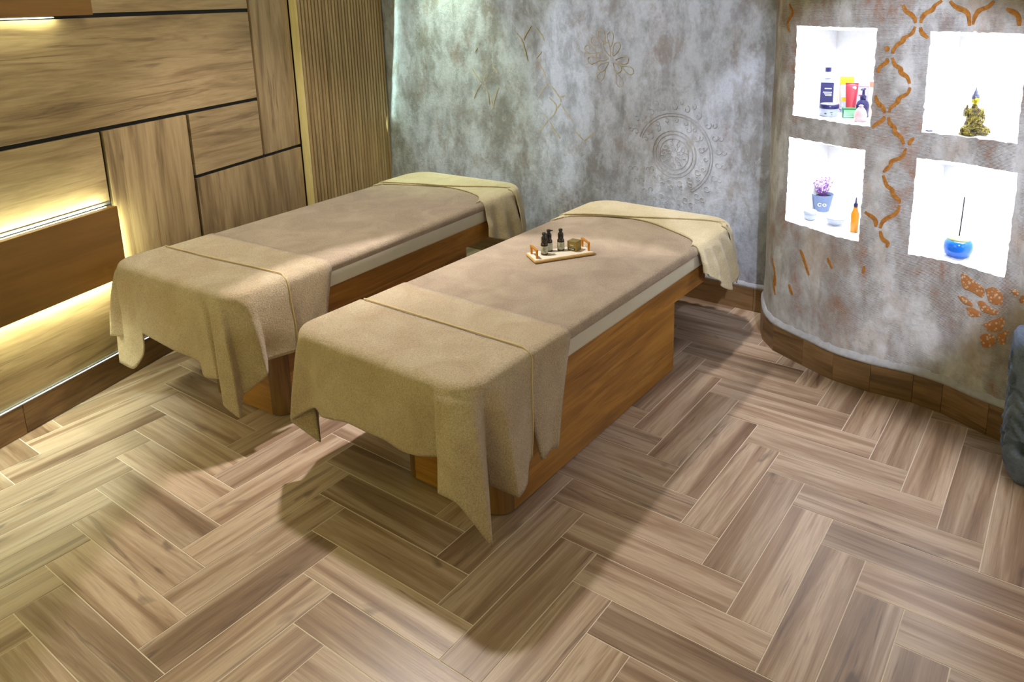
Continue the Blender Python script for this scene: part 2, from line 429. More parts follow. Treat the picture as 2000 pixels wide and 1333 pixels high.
bm = bmesh.new(); bx(bm, (BX+0.06, 0.8, ROOM_Z/2), (0.1, 3.7, ROOM_Z)); mesh('wall_core', bm, M['plainwall'], wb)

# baseboards of wood-look tiles
bb = empty('baseboard_back'); tag(bb, kind='structure')
for y0, y1 in [(-0.880, -0.792), (-0.790, -0.182), (-0.180, 0.428), (0.430, 1.038), (1.040, 1.648), (1.650, 2.35)]:
    box('baseboard_tile', (BX-0.013, y0, 0), (BX+0.002, y1, 0.149), M['skirt'], bb, 0.001).rotation_euler = (0, 0, 0)
for o in bb.children:      # grain runs along the tile: rotate the local frame
    me = o.data
    for v in me.vertices: v.co = (v.co.y, -v.co.x, v.co.z)
    o.rotation_euler = (0, 0, math.pi/2)
def fillet_strip(name, pts, parent, h=0.030, out=0.011):
    bm = bmesh.new(); rows = []
    for (p, n) in pts:
        k = 1+0.35*noise.noise(Vector((p.x*25, p.y*25, 0)))
        q = [p+n*(out)+Vector((0, 0, 0.149)), p+n*(out*0.9)+Vector((0, 0, 0.149+h*0.35*k)), p+n*0.003+Vector((0, 0, 0.149+h*k)), p-n*0.01+Vector((0, 0, 0.149+h*1.1*k)), p-n*0.01+Vector((0, 0, 0.149))]
        rows.append([bm.verts.new(x) for x in q])
    for a, b in zip(rows, rows[1:]):
        for k in range(5): bm.faces.new((a[k], b[k], b[(k+1) % 5], a[(k+1) % 5]))
    return mesh(name, bm, M['fillet'], parent, True)
fillet_strip('plaster_fillet', [(Vector((BX, y, 0)), Vector((-1, 0, 0))) for y in frange(-0.9, 2.35, 0.03)], wb)

# ------------------------------------------------------------------ curved right wall with four niches
NICHES = [(0.562, 1.008, 1.312, 1.760), (0.549, 0.996, 0.752, 1.199), (1.229, 1.620, 1.304, 1.748), (1.218, 1.639, 0.731, 1.186)]
us = set(round(x, 4) for x in frange(0.0, WS[-1], 0.016)); zs = set(round(x, 4) for x in frange(0.0, ROOM_Z, 0.016))
for a, b, c, d in NICHES: us |= {a, b}; zs |= {c, d}
def tidy(vals, keep, tol=0.007):
    vals = sorted(vals); keep = set(keep)
    return [v for v in vals if v in keep or all(abs(v-k) > tol for k in keep)]
ku = [x for n in NICHES for x in n[:2]]; kz = [x for n in NICHES for x in n[2:]]
us = tidy(us, ku); zs = tidy(zs, kz)
def inniche(u, z): return any(a < u < b and c < z < d for a, b, c, d in NICHES)
def jit(u, z):                                 # roughly trowelled niche edges
    for a, b, c, d in NICHES:
        if a-1e-6 <= u <= b+1e-6 and c-1e-6 <= z <= d+1e-6:
            return u+0.006*noise.noise(Vector((u*70, z*70, 1))), z+0.006*noise.noise(Vector((u*70, z*70, 5)))
    return u, z
wr = grid_wall('wall_right', lambda u, z, d: wall_pt(*jit(u, z), d), us, zs, M['rightplaster'], None, inniche, 0.006, 9.0)
tag(wr, kind='structure')
ND = 0.36                                        # niche depth
def niche(a, b, c, d):
    A0, B0 = wall_pt(a, 0), wall_pt(b, 0)
    ch = (B0-A0).normalized(); inn = Vector((-ch.y, ch.x, 0))
    if inn.x < 0: inn = -inn
    inn = (inn*0.8+Vector((1, 0.0, 0))*0.5).normalized()
    bm = bmesh.new()
    uu = [u for u in us if a-1e-6 <= u <= b+1e-6]; zz = [z for z in zs if c-1e-6 <= z <= d+1e-6]
    def pt(u, z, k):
        dd = 0.006*noise.fractal(Vector((u*4+9.0, z*4, 9.0)), 1.0, 2.0, 4)
        p = wall_pt(*jit(u, z), dd)
        back = A0+inn*(ND+0.04)+(B0-A0)*((u-a)/(b-a)); back.z = z
        e = 0.004*noise.noise(Vector((u*30, z*30, k*9)))*(1 if 0 < k < 1 else 0)
        return p.lerp(back, k)+Vector((0, 0, e))
    ks = [0, 0.03, 0.08, 0.5, 1.0]
    loop = [(u, c) for u in uu]+[(b, z) for z in zz[1:]]+[(u, d) for u in reversed(uu[:-1])]+[(a, z) for z in reversed(zz[1:-1])]
    rings = [[bm.verts.new(pt(u, z, k)) for u, z in loop] for k in ks]
    n = len(loop)
    for r0, r1 in zip(rings, rings[1:]):
        for i in range(n): bm.faces.new((r0[i], r1[i], r1[(i+1) % n], r0[(i+1) % n]))
    bm.faces.new(rings[-1])
    o = mesh('niche', bm, M['nichewhite'], wr, False)
    # LED strip tucked behind the front lip, along the top and both sides
    bm = bmesh.new()
    mid = (A0+B0)/2
    for t0, t1, z in ((0.04, 0.96, d-0.012),):
        p0 = A0.lerp(B0, t0)+inn*0.055; p1 = A0.lerp(B0, t1)+inn*0.055
        L = (p1-p0).length; m4 = Matrix.Rotation(math.atan2((p1-p0).y, (p1-p0).x), 4, 'Z')
        c0 = (p0+p1)/2; bx(bm, (c0.x, c0.y, z), (L, 0.018, 0.012), 0, 0, m4.to_3x3())
    mesh('led_strip', bm, M['ledniche'], wr)
    l = bpy.data.lights.new('niche_light', 'AREA'); l.shape = 'RECTANGLE'; l.size = 0.34; l.size_y = 0.2; l.energy = 3.2 if d > 1.5 else 2.5; l.spread = rad(125); l.color = (0.93, 0.95, 1.0)
    lo = bpy.data.objects.new('niche_light', l); COL.objects.link(lo)
    pc = mid+inn*0.18; lo.location = (pc.x, pc.y, d-0.02); lo.rotation_euler = (0, 0, math.atan2(ch.y, ch.x))
    return A0, B0, inn
nd = [niche(*n) for n in NICHES]

bbr = empty('baseboard_right'); tag(bbr, kind='structure')
BJ = [(2.482, -.862), (2.255, -.922), (2.138, -.980), (2.036, -1.076), (1.950, -1.264), (1.876, -1.441), (1.853, -1.626), (1.861, -1.818), (1.835, -1.948), (1.742, -2.145), (1.660, -2.370), (1.58, -2.60)]
for p, q in zip(BJ, BJ[1:]):
    p, q = Vector((*p, 0)), Vector((*q, 0)); L = (q-p).length; a = math.atan2((q-p).y, (q-p).x); c = (p+q)/2
    n = Vector((math.sin(a), -math.cos(a), 0))
    if n.x > 0: n = -n
    bm = bmesh.new(); bx(bm, (0, 0, 0), (L-0.0016, 0.014, 0.149), 0.0008)
    c = c-n*0.007
    mesh('baseboard_tile', bm, M['skirt'], bbr, False, (c.x, c.y, 0.0745), (0, 0, a))
fp = []
for s in frange(0.10, WS[-1]-0.01, 0.02):
    p = wall_pt(s, 0); q = wall_pt(s, 0, 1.0); fp.append((p, (q-p)))
fillet_strip('plaster_fillet', fp, wr, 0.034, 0.016)

# stencilled ogee trellis: thin proud ribbons on the curved wall
def ribbon(pts, width, fn, name, mat, parent, off=0.004):
    P = cr([(a, b, 0) for a, b in pts], 5); bm = bmesh.new(); rows = []
    N = len(P)
    for i, p in enumerate(P):
        d = (P[min(i+1, N-1)]-P[max(i-1, 0)]).normalized(); nn = Vector((-d.y, d.x, 0))
        t = i/(N-1); wv = width*(0.55+0.45*math.sin(math.pi*min(max(t, 0.0), 1.0)))*(1+0.25*noise.noise(Vector((p.x*60, p.y*60, 1))))
        a = p+nn*wv/2; b = p-nn*wv/2
        rows.append([bm.verts.new(fn(a.x, a.y, off)), bm.verts.new(fn(b.x, b.y, off)), bm.verts.new(fn(b.x, b.y, off-0.005)), bm.verts.new(fn(a.x, a.y, off-0.005))])
    for a, b in zip(rows, rows[1:]):
        for k in range(4): bm.faces.new((a[k], b[k], b[(k+1) % 4], a[(k+1) % 4]))
    bm.faces.new(rows[0]); bm.faces.new(list(reversed(rows[-1])))
    return mesh(name, bm, mat, parent, False)
def wall_off(u, z, d):
    return wall_pt(u, z, d+0.006*noise.fractal(Vector((u*4+9.0, z*4, 9.0)), 1.0, 2.0, 4))
TRE = [[[1.109,1.859],[1.123,1.834],[1.142,1.822],[1.16,1.802],[1.165,1.783]],[[1.262,1.877],[1.235,1.856],[1.227,1.839],[1.2,1.822],[1.188,1.8],[1.187,1.783]],[[1.165,1.768],[1.154,1.738],[1.125,1.718],[1.121,1.705],[1.099,1.687],[1.086,1.667],[1.084,1.649]],[[1.186,1.765],[1.195,1.741],[1.22,1.719]],[[1.056,1.681],[1.062,1.658]],[[1.062,1.628],[1.061,1.61],[1.035,1.588],[1.025,1.562]],[[1.084,1.631],[1.096,1.601],[1.121,1.584],[1.125,1.566],[1.15,1.549],[1.164,1.519]],[[1.166,1.502],[1.158,1.476],[1.125,1.451],[1.119,1.432],[1.094,1.409],[1.088,1.385]],[[1.022,1.457],[1.035,1.426],[1.059,1.407],[1.069,1.381]],[[1.087,1.364],[1.095,1.336],[1.116,1.317],[1.12,1.296],[1.146,1.277],[1.16,1.246]],[[1.2,1.278],[1.187,1.262],[1.184,1.243]],[[1.067,1.365],[1.064,1.349],[1.035,1.325],[1.021,1.308]],[[1.171,1.227],[1.156,1.186],[1.117,1.162],[1.11,1.141],[1.093,1.119],[1.084,1.107]],[[1.085,1.092],[1.103,1.049],[1.127,1.031],[1.134,1.007],[1.158,0.989],[1.164,0.97]],[[1.165,0.959],[1.154,0.922],[1.115,0.89],[1.097,0.867],[1.09,0.839]],[[1.016,0.905],[1.063,0.877],[1.07,0.841]],[[1.091,0.824],[1.103,0.789],[1.128,0.772],[1.125,0.75]],[[1.293,1.875],[1.316,1.852],[1.364,1.826],[1.378,1.773]],[[1.465,1.874],[1.446,1.852],[1.409,1.835],[1.395,1.808],[1.39,1.778]],[[1.521,1.844],[1.567,1.819],[1.58,1.777]],[[0.665,0.624],[0.688,0.584],[0.729,0.503]],[[0.449,0.509],[0.484,0.435],[0.501,0.367]],[[0.838,0.629],[0.867,0.581]],[[1.031,0.635],[1.028,0.601]],[[0.471,0.417],[0.486,0.362],[0.508,0.318]],[[0.604,0.413],[0.631,0.362]],[[0.5,1.863],[0.53,1.821],[0.489,1.768],[0.512,1.726]]]
for i, t in enumerate(TRE):
    ribbon(t, 0.019 if i < 20 else 0.014, wall_off, 'trellis_stencil', M['ochre'], wr)
PET = [[[1.449,0.683],[1.464,0.697],[1.504,0.679],[1.552,0.661],[1.563,0.635],[1.553,0.615],[1.51,0.625],[1.467,0.632]],[[1.565,0.657],[1.598,0.676],[1.634,0.658],[1.64,0.618],[1.629,0.606],[1.59,0.606]],[[1.537,0.59],[1.559,0.599],[1.593,0.581],[1.632,0.573],[1.611,0.554],[1.56,0.557]],[[1.491,0.545],[1.518,0.554],[1.557,0.543],[1.551,0.525],[1.51,0.512]],[[1.574,0.497],[1.607,0.526],[1.651,0.554],[1.653,0.504],[1.627,0.478],[1.597,0.475]],[[1.567,0.438],[1.587,0.457],[1.625,0.46],[1.632,0.432],[1.612,0.403],[1.581,0.396]],[[1.635,0.472],[1.677,0.505],[1.67,0.468],[1.669,0.438],[1.647,0.438]],[[1.446,0.586],[1.471,0.59],[1.511,0.574],[1.517,0.559],[1.474,0.561]],[[1.668,0.685],[1.685,0.695],[1.702,0.68],[1.689,0.663]],[[1.703,0.664],[1.719,0.677],[1.723,0.646],[1.709,0.645]]]
mt = NT('ochre_petal'); v_ = mt.coord(); vo = mt.n('ShaderNodeTexVoronoi'); mt.link(v_, vo.inputs['Vector']); vo.inputs['Scale'].default_value = 75
M['petal'] = mt.out(mt.ramp(vo.outputs['Distance'], [(0.2, srgb(214, 190, 168)), (0.45, srgb(182, 122, 74))]), 0.85, mt.bump(vo.outputs['Distance'], 0.4, 0.004))
for P in PET:
    P2 = [(p.x, p.y) for p in cr([(a, b, 0) for a, b in P+[P[0]]], 4)[:-1]]
    cx = sum(p[0] for p in P2)/len(P2); cz = sum(p[1] for p in P2)/len(P2)
    bm = bmesh.new(); c0 = bm.verts.new(wall_off(cx, cz, 0.006)); r1 = [bm.verts.new(wall_off(x, z, 0.0035)) for x, z in P2]; r2 = [bm.verts.new(wall_off(x, z, -0.002)) for x, z in P2]
    n = len(P2)
    for i in range(n):
        bm.faces.new((c0, r1[i], r1[(i+1) % n])); bm.faces.new((r1[i], r2[i], r2[(i+1) % n], r1[(i+1) % n]))
    mesh('flower_petal', bm, M['petal'], wr)
def bw_off(u, z, d): return Vector((BX-0.002-d-0.006*noise.fractal(Vector((u*4+3.0, z*4, 3.0)), 1.0, 2.0, 4), u, z))
BTR = [[[0.874,1.724],[0.93,1.653],[0.94,1.624]],[[0.83,1.71],[0.787,1.662],[0.766,1.627]],[[1.003,1.673],[0.959,1.624],[0.934,1.56],[0.909,1.481]],[[0.81,1.456],[0.776,1.414],[0.751,1.344]],[[0.738,1.334],[0.788,1.284],[0.826,1.224]],[[0.734,1.33],[0.691,1.297],[0.64,1.235],[0.636,1.21]],[[0.732,1.237],[0.676,1.183],[0.686,1.131],[0.736,1.084]],[[0.636,1.2],[0.667,1.169]],[[0.745,1.076],[0.787,1.028],[0.824,0.988]],[[0.732,1.069],[0.697,1.013],[0.646,0.959]],[[1.431,1.41],[1.403,1.373],[1.346,1.315]],[[1.303,1.37],[1.326,1.316]],[[1.347,1.299],[1.389,1.251],[1.423,1.187]],[[1.332,1.292],[1.29,1.241],[1.274,1.15]],[[1.459,1.106],[1.481,1.073]],[[1.231,1.433],[1.176,1.36]],[[1.059,1.425],[1.13,1.325]],[[1.12,1.318],[1.084,1.275]],[[1.179,1.293],[1.223,1.199],[1.246,1.121]],[[0.802,1.138],[0.749,1.083]],[[0.624,1.179],[0.581,1.132],[0.539,1.085]],[[0.531,1.028],[0.456,0.962]],[[0.363,1.021],[0.447,0.956]],[[1.394,1.533],[1.372,1.563]],[[0.79,1.549],[0.836,1.505]],[[0.64,1.242],[0.596,1.259]],[[1.253,1.182],[1.236,1.122]]]
for t in BTR: ribbon(t, 0.010, bw_off, 'trellis_stencil', M['ochrefaint'], wb, 0.003)
# faint flower of teardrop petals on the back wall
FC = (0.228, 1.511)
for y, z in [(0.271,1.603),(0.185,1.605),(0.327,1.535),(0.392,1.506),(0.312,1.454),(0.32,1.392),(0.177,1.453),(0.162,1.359),(0.123,1.514),(0.366,1.635),(0.31,1.682),(0.416,1.58),(0.239,1.67),(0.085,1.443)]:
    d = Vector((y-FC[0], z-FC[1], 0)); L = d.length; dn = d.normalized(); nn = Vector((-dn.y, dn.x, 0))
    st = max(L-0.075, 0.02); ring = []
    for k in range(14):
        a = 2*math.pi*k/14; t = (1-math.cos(a))/2; p = Vector((*FC, 0))+dn*(st+(L+0.02-st)*t)+nn*math.sin(a)*0.026*(0.3+t)
        ring.append((p.x, p.y))
    ribbon(ring+[ring[0]], 0.006, bw_off, 'flower_petal', M['ochrefaint'], wb, 0.004)
# raised lace mandala
MC = (-0.231, 0.935)
def ringrel(r, wdt, a0=0, a1=360, n=40):
    pts = [(MC[0]+r*math.cos(rad(a0+(a1-a0)*k/n)), MC[1]+r*math.sin(rad(a0+(a1-a0)*k/n))) for k in range(n+1)]
    return pts
for r, a0, a1 in [(0.128, 0, 360), (0.150, 0, 360), (0.245, 20, 240), (0.262, 20, 240), (0.10, 0, 360)]:
    ribbon(ringrel(r, 0.006, a0, a1), 0.006, bw_off, 'mandala_ring', M['relief'], wb, 0.0045)
bm = bmesh.new()
def rel_tube(bm, pts, w=0.0065, h=0.006):
    P = [Vector((a, b, 0)) for a, b in pts]; rows = []
    for i, p in enumerate(P):
        d = (P[min(i+1, len(P)-1)]-P[max(i-1, 0)]).normalized(); nn = Vector((-d.y, d.x, 0))
        a, b = p+nn*w/2, p-nn*w/2
        rows.append([bm.verts.new(bw_off(a.x, a.y, 0)), bm.verts.new(bw_off(p.x, p.y, h)), bm.verts.new(bw_off(b.x, b.y, 0))])
    for a, b in zip(rows, rows[1:]):
        bm.faces.new((a[0], b[0], b[1], a[1])); bm.faces.new((a[1], b[1], b[2], a[2]))
rnd = random.Random(4)
for ring_r, cnt_, size in [(0.03, 5, 0.016), (0.065, 9, 0.018), (0.19, 16, 0.026), (0.215, 20, 0.018), (0.30, 22, 0.026), (0.335, 24, 0.02)]:
    for k in range(cnt_):
        a = 2*math.pi*k/cnt_+ring_r*9
        if ring_r > 0.17 and (-20 < (math.degrees(a)+180) % 360-180 < 10 or rnd.random() < 0.12): continue
        c = (MC[0]+ring_r*math.cos(a), MC[1]+ring_r*math.sin(a)); sp = []
        for q in range(14):
            t = q/13; b = a+rnd.choice((1, 1))*t*5.2; rr = size*(1-0.75*t)
            sp.append((c[0]+rr*math.cos(b), c[1]+rr*math.sin(b)))
        rel_tube(bm, sp)
for k in range(12):
    a = 2*math.pi*k/12; sp = [(MC[0]+r*math.cos(a+0.18*math.sin(r*60)), MC[1]+r*math.sin(a+0.18*math.sin(r*60))) for r in frange(0.02, 0.095, 0.01)]
    rel_tube(bm, sp)
mesh('mandala_scroll', bm, M['relief'], wb, True)

# ------------------------------------------------------------------ left wall: oak boards, black joints, lit boxes
wl = empty('wall_left', LA, LWR); tag(wl, kind='structure')      # local x along the wall, local -y towards the room
def lbox(name, x0, x1, z0, z1, y0, y1, mat, bevel=0.0015, parent=wl):
    return box(name, (x0, y0, z0), (x1, y1, z1), mat, parent, bevel)
bm = bmesh.new(); bx(bm, (0.9, 0.07, ROOM_Z/2), (6.0, 0.1, ROOM_Z)); mesh('wall_core', bm, M['black'], wl)
g = 0.011
XL = -1.75
boards = [('H', XL, 1.93, 1.868, ROOM_Z), ('H', XL, 1.93, 1.311, 1.868), ('V', 1.93, 2.325, 0.933, ROOM_Z), ('H', 1.326, 1.93, 0.933, 1.311),
          ('V', 1.326, 2.325, 0.165, 0.933), ('V', 0.756, 1.326, 0.165, 1.311), ('H', XL, 0.756, 0.933, 1.311), ('H', XL, 0.756, 0.165, 0.933)]
for gr, x0, x1, z0, z1 in boards:
    lbox('wall_board', x0+g, x1-g, z0+(g if z0 > 0.2 else 0), z1-g, 0.0, 0.02, M['oakH'] if gr == 'H' else M['oakV'])
# protruding boxes
lbox('accent_box', XL, 0.735, 0.556, 0.926, -0.055, -0.016, M['box'], 0.002)
lbox('accent_box', XL, 0.765, 1.872, 2.33, -0.055, -0.016, M['box'], 0.002)
# LED strips and profiles behind the boxes
lbox('led_profile', XL, 0.74, 0.934, 0.946, -0.008, 0.0, M['alu'], 0.001)
lbox('led_strip', XL, 0.71, 0.921, 0.925, -0.0135, -0.003, M['led'], 0)
lbox('led_strip', XL, 0.70, 0.557, 0.561, -0.0135, -0.003, M['led'], 0)
lbox('led_strip', 0.730, 0.734, 0.58, 0.90, -0.0135, -0.003, M['led'], 0)
lbox('led_profile', XL, 0.60, 1.862, 1.868, -0.006, 0.0, M['alu'], 0.001)
lbox('led_strip', XL, 0.60, 1.873, 1.877, -0.0135, -0.003, M['led'], 0)
lbox('led_strip', 0.760, 0.764, 1.90, 2.3, -0.0135, -0.003, M['led'], 0)
# floor-level channel
lbox('led_profile', XL, 2.30, 0.149, 0.153, -0.014, 0.012, M['alu'], 0.0005)
lbox('led_strip', XL, 2.28, 0.1532, 0.1582, -0.010, 0.004, M['ledcool'], 0)
lbox('led_profile', XL, 2.30, 0.1584, 0.165, -0.014, 0.012, M['alu'], 0.0005)
bl = empty('baseboard_left', LA, LWR); tag(bl, kind='structure')
jx = 0.128
xs_ = [XL, jx-1.22, jx-0.61, jx, jx+0.61, jx+1.22, jx+1.83, 2.33]
for a, b in zip(xs_, xs_[1:]):
    if b > a: lbox('baseboard_tile', a+0.001, b-0.001, 0, 0.149, -0.004, 0.02, M['skirt'], 0.001, bl)

# slatted screen in the corner
A = LP(2.335, 0.055, 0); B = Vector((BX-0.012, 2.343, 0)); sd = (B-A).normalized(); sa = math.atan2(sd.y, sd.x); sl = (B-A).length
scr = empty('slatted_screen', A, sa); tag(scr, 'tall screen of narrow vertical wooden slats with pale edge, beside the grey plaster wall', 'screen')
bm = bmesh.new(); bx(bm, (sl/2+0.01, 0.030, ROOM_Z/2), (sl-0.02, 0.02, ROOM_Z-0.004)); mesh('backing', bm, M['black'], scr)
NS = 27; pit = (sl-0.01)/NS
bm = bmesh.new(); bx(bm, (0, 0, 0), (pit*0.62, 0.018, ROOM_Z-0.01), 0.0015); sme = mesh('slat', bm, M['slat'], scr)
sme.location = (pit*0.5+0.008, 0.010, ROOM_Z/2)
for k in range(1, NS):
    o = sme.copy(); link(o, scr); o.location = (pit*(k+0.5)+0.008, 0.010, ROOM_Z/2)
bm = bmesh.new(); bx(bm, (0.0, 0.029, ROOM_Z/2), (0.012, 0.058, ROOM_Z-0.006), 0.001); mesh('edge_board', bm, M['pale'], scr)

# ------------------------------------------------------------------ massage beds
def rrect(x0, x1, y0, y1, r, n=6, rs=None):
    rs = rs or (r, r, r, r); out = []
    for (cx, cy, a0, rr) in ((x0+rs[0], y0+rs[0], 180, rs[0]), (x1-rs[1], y0+rs[1], 270, rs[1]), (x1-rs[2], y1-rs[2], 0, rs[2]), (x0+rs[3], y1-rs[3], 90, rs[3])):
        for k in range(n+1):
            a = rad(a0+90*k/n); out.append((cx+rr*math.cos(a), cy+rr*math.sin(a)))
    return out
def slab(bm, pts, z0, z1, r, steps=3, ins=None):
    """rounded slab: outline pts, edges rolled by radius r"""
    cx = sum(p[0] for p in pts)/len(pts); cy = sum(p[1] for p in pts)/len(pts)
    def ring(off, z):
        out = []
        n = len(pts)
        for i, p in enumerate(pts):
            a, b = Vector(pts[i-1]), Vector(pts[(i+1) % n]); d = (b-a).normalized(); nn = Vector((d.y, -d.x))
            out.append(bm.verts.new((p[0]-nn.x*off, p[1]-nn.y*off, z)))
        return out
    rings = []
    for k in range(steps+1):
        a = math.pi/2*k/steps; rings.append(ring(r*(1-math.sin(a)), z0+r*(1-math.cos(a))))
    for k in range(steps+1):
        a = math.pi/2*k/steps; rings.append(ring(r*(1-math.cos(a)), z1-r*(1-math.sin(a))))
    n = len(pts)
    for a, b in zip(rings, rings[1:]):
        for i in range(n): bm.faces.new((a[i], a[(i+1) % n], b[(i+1) % n], b[i]))
    bm.faces.new(list(reversed(rings[0]))); bm.faces.new(rings[-1])

def interp(stations, t):
    """Catmull-Rom through [(t, x, y, z), ...]"""
    if t <= stations[0][0]: return Vector(stations[0][1:])
    for i in range(len(stations)-1):
        if stations[i][0] <= t <= stations[i+1][0]:
            b, c = stations[i], stations[i+1]; a = stations[max(i-1, 0)]; d = stations[min(i+2, len(stations)-1)]
            u = (t-b[0])/(c[0]-b[0]); h = c[0]-b[0]
            ma = (Vector(c[1:])-Vector(a[1:]))/max(c[0]-a[0], 1e-6)*h if i > 0 else (Vector(c[1:])-Vector(b[1:]))
            mb = (Vector(d[1:])-Vector(b[1:]))/max(d[0]-b[0], 1e-6)*h if i+2 < len(stations) else (Vector(c[1:])-Vector(b[1:]))
            p, q = Vector(b[1:]), Vector(c[1:])
            def cusp(m, x, y, z):
                k = (Vector(y[1:])-Vector(x[1:])); l = (Vector(z[1:])-Vector(y[1:]))
                if k.length < 1e-6 or l.length < 1e-6: return m*0.5
                cs = k.normalized().dot(l.normalized()); return m*max(0.0, min(1.0, (cs-0.2)/0.7))
            ma = cusp(ma, a, b, c) if i > 0 else ma*0.5
            mb = cusp(mb, b, c, d) if i+2 < len(stations) else mb*0.5
            return p*(2*u**3-3*u*u+1)+ma*(u**3-2*u*u+u)+q*(-2*u**3+3*u*u)+mb*(u**3-u*u)
    return Vector(stations[-1][1:])

def drape(name, outline, inner, stations, ztop, mat, parent, r=0.035, cols=260, rows=24, top_rows=10, thick=0.007, label=None, wrinkle=0.003, ease=0.62, seed=0, pleats=0, pamp=0.0):
    """cloth lying on a slab: from the inner edge over the outline, rolled over the rim and hanging to the hem stations"""
    O = [Vector((x, y, 0)) for x, y in outline]; D = [0.0]
    for a, b in zip(O, O[1:]): D.append(D[-1]+(b-a).length)
    T = D[-1]
    def edge(t):
        i = 0
        while i < len(D)-2 and D[i+1] < t: i += 1
        u = (t-D[i])/(D[i+1]-D[i]); return O[i].lerp(O[i+1], u)
    def edge_n(t):
        d = (edge(min(t+0.022, T))-edge(max(t-0.022, 0))).normalized()
        return edge(t), Vector((d.y, -d.x, 0))
    bm = bmesh.new(); grid = []
    sgn = None
    I = cr([(x, y, 0) for x, y in inner], 8); DI = [0.0]
    for a, b in zip(I, I[1:]): DI.append(DI[-1]+(b-a).length)
    def inn(f):
        t = f*DI[-1]; i = 0
        while i < len(DI)-2 and DI[i+1] < t: i += 1
        return I[i].lerp(I[i+1], (t-DI[i])/(DI[i+1]-DI[i]))
    cen = sum(O, Vector())/len(O)
    for c in range(cols+1):
        t = T*c/cols; p, n = edge_n(t)
        if n.dot(p-cen) < 0: n = -n
        q = inn(c/cols); col = []
        pe = p-n*r                                   # where the roll starts
        for k in range(top_rows+1):
            f = k/top_rows; x = q.lerp(pe, f)
            x.z = ztop+0.0012*noise.noise(Vector((x.x*12, x.y*12, seed)))
            col.append(x)
        for k in range(1, 5):
            a = math.pi/2*k/4.5
            x = pe+n*r*math.sin(a); x.z = ztop-r*(1-math.cos(a)); col.append(x)
        P0 = col[-1].copy(); B = interp(stations, t/T)
        for k in range(1, rows+1):
            f = k/rows; e = f**ease
            x = P0.lerp(B, f); xy = P0.lerp(B, e); x.x, x.y = xy.x, xy.y
            x += n*wrinkle*noise.noise(Vector((t*9, f*2.2, 3+seed)))*min(1, f*3)*2
            if pleats: x += n*pamp*math.sin(2*math.pi*pleats*t/T+1.3*math.sin(t*7))*min(1, f*1.6)
            col.append(x)
        grid.append([bm.verts.new(x) for x in col])
    for a, b in zip(grid, grid[1:]):
        for k in range(len(a)-1):
            try: bm.faces.new((a[k], a[k+1], b[k+1], b[k]))
            except ValueError: pass
    hem = [grid[c][-1].co.copy() for c in range(cols+1)]
    e0 = [v.co.copy() for v in grid[0]][top_rows-2:]; e1 = [v.co.copy() for v in grid[-1]][top_rows-2:]
    bmesh.ops.remove_doubles(bm, verts=bm.verts, dist=0.0004)
    bmesh.ops.recalc_face_normals(bm, faces=bm.faces)
    o = mesh(name, bm, mat, parent, True)
    s = o.modifiers.new('thickness', 'SOLIDIFY'); s.thickness = thick; s.offset = 0
    return o, e0, e1, [inn(k/40) + Vector((0, 0, ztop+0.003)) for k in range(41)], hem

def make_bed(tagtext, loc, az, dz, x1, headr, foot, head):
    root = empty('massage_bed', loc, az); tag(root, tagtext, 'bed', 'massage beds side by side on the tiled floor')
    # base cabinet: panels with rounded corner posts
    r = 0.068; L = 1.415; Wd = 0.53; zf = 0.376+dz
    box('side_panel', (r, 0.0, 0.006), (L, 0.018, zf), M['bedwood'], root, 0.001)
    box('side_panel', (r, Wd-0.018, 0.006), (L, Wd, zf), M['bedwood'], root, 0.001)
    fr = box('front_panel', (0.0, r+0.001, 0.006), (0.018, Wd-r-0.001, zf), M['bedwood'], root, 0.001)
    for v in fr.data.vertices: v.co = (v.co.y, -v.co.x, v.co.z)
    fr.rotation_euler = (0, 0, math.pi/2)
    box('rear_panel', (L-0.018, 0.02, 0.006), (L, Wd-0.02, zf), M['bedcorner'], root, 0.001)
    for sgn, cy in ((1, r), (-1, Wd-r)):
        bm = bmesh.new(); pts = []
        for k in range(9):
            a = rad(180+90*k/8) if sgn == 1 else rad(180-90*k/8); pts.append((r+r*math.cos(a)-0.0005, cy+r*math.sin(a)))
        for k in range(8, -1, -1):
            a = rad(180+90*k/8) if sgn == 1 else rad(180-90*k/8); pts.append((r+(r-0.018)*math.cos(a), cy+(r-0.018)*math.sin(a)))
        if sgn == -1: pts.reverse()
        prism(bm, pts, 0.006, zf); mesh('corner_post', bm, M['bedcorner'], root, False)
    bm = bmesh.new(); prism(bm, rrect(0.012, L-0.01, 0.012, Wd-0.012, 0.05), 0, 0.02); mesh('plinth', bm, M['black'], root)
    # frame board and mattress
    xf = 1.785
    box('frame_rail', (-0.16, -0.001, zf+0.001), (xf, 0.022, zf+0.117), M['bedwood'], root, 0.0015)
    box('frame_rail', (-0.16, 0.835, zf+0.001), (xf, 0.857, zf+0.117), M['bedwood'], root, 0.0015)
    for x in (-0.16, xf-0.022):
        o = box('frame_crossbar', (x, 0.023, zf+0.001), (x+0.022, 0.834, zf+0.117), M['bedwood'], root, 0.0015)
    box('frame_board', (-0.13, 0.024, zf+0.095), (xf-0.03, 0.832, zf+0.115), M['bedcorner'], root, 0.001)
    out = rrect(-0.195, x1, -0.022, 0.895, 0.1, 8, (0.10, headr, headr, 0.10))
    bm = bmesh.new(); slab(bm, out, zf+0.118, zf+0.232, 0.018); mesh('mattress', bm, M['foam'], root, True)
    o2 = rrect(-0.212, x1+0.012, -0.038, 0.912, 0.11, 10, (0.11, headr, headr, 0.11))
    bm = bmesh.new(); slab(bm, o2, zf+0.196, zf+0.255, 0.026, 4); cv = mesh('terry_cover', bm, M['cover'], root, True)
    zt = zf+0.2565
    return root, zt, zf

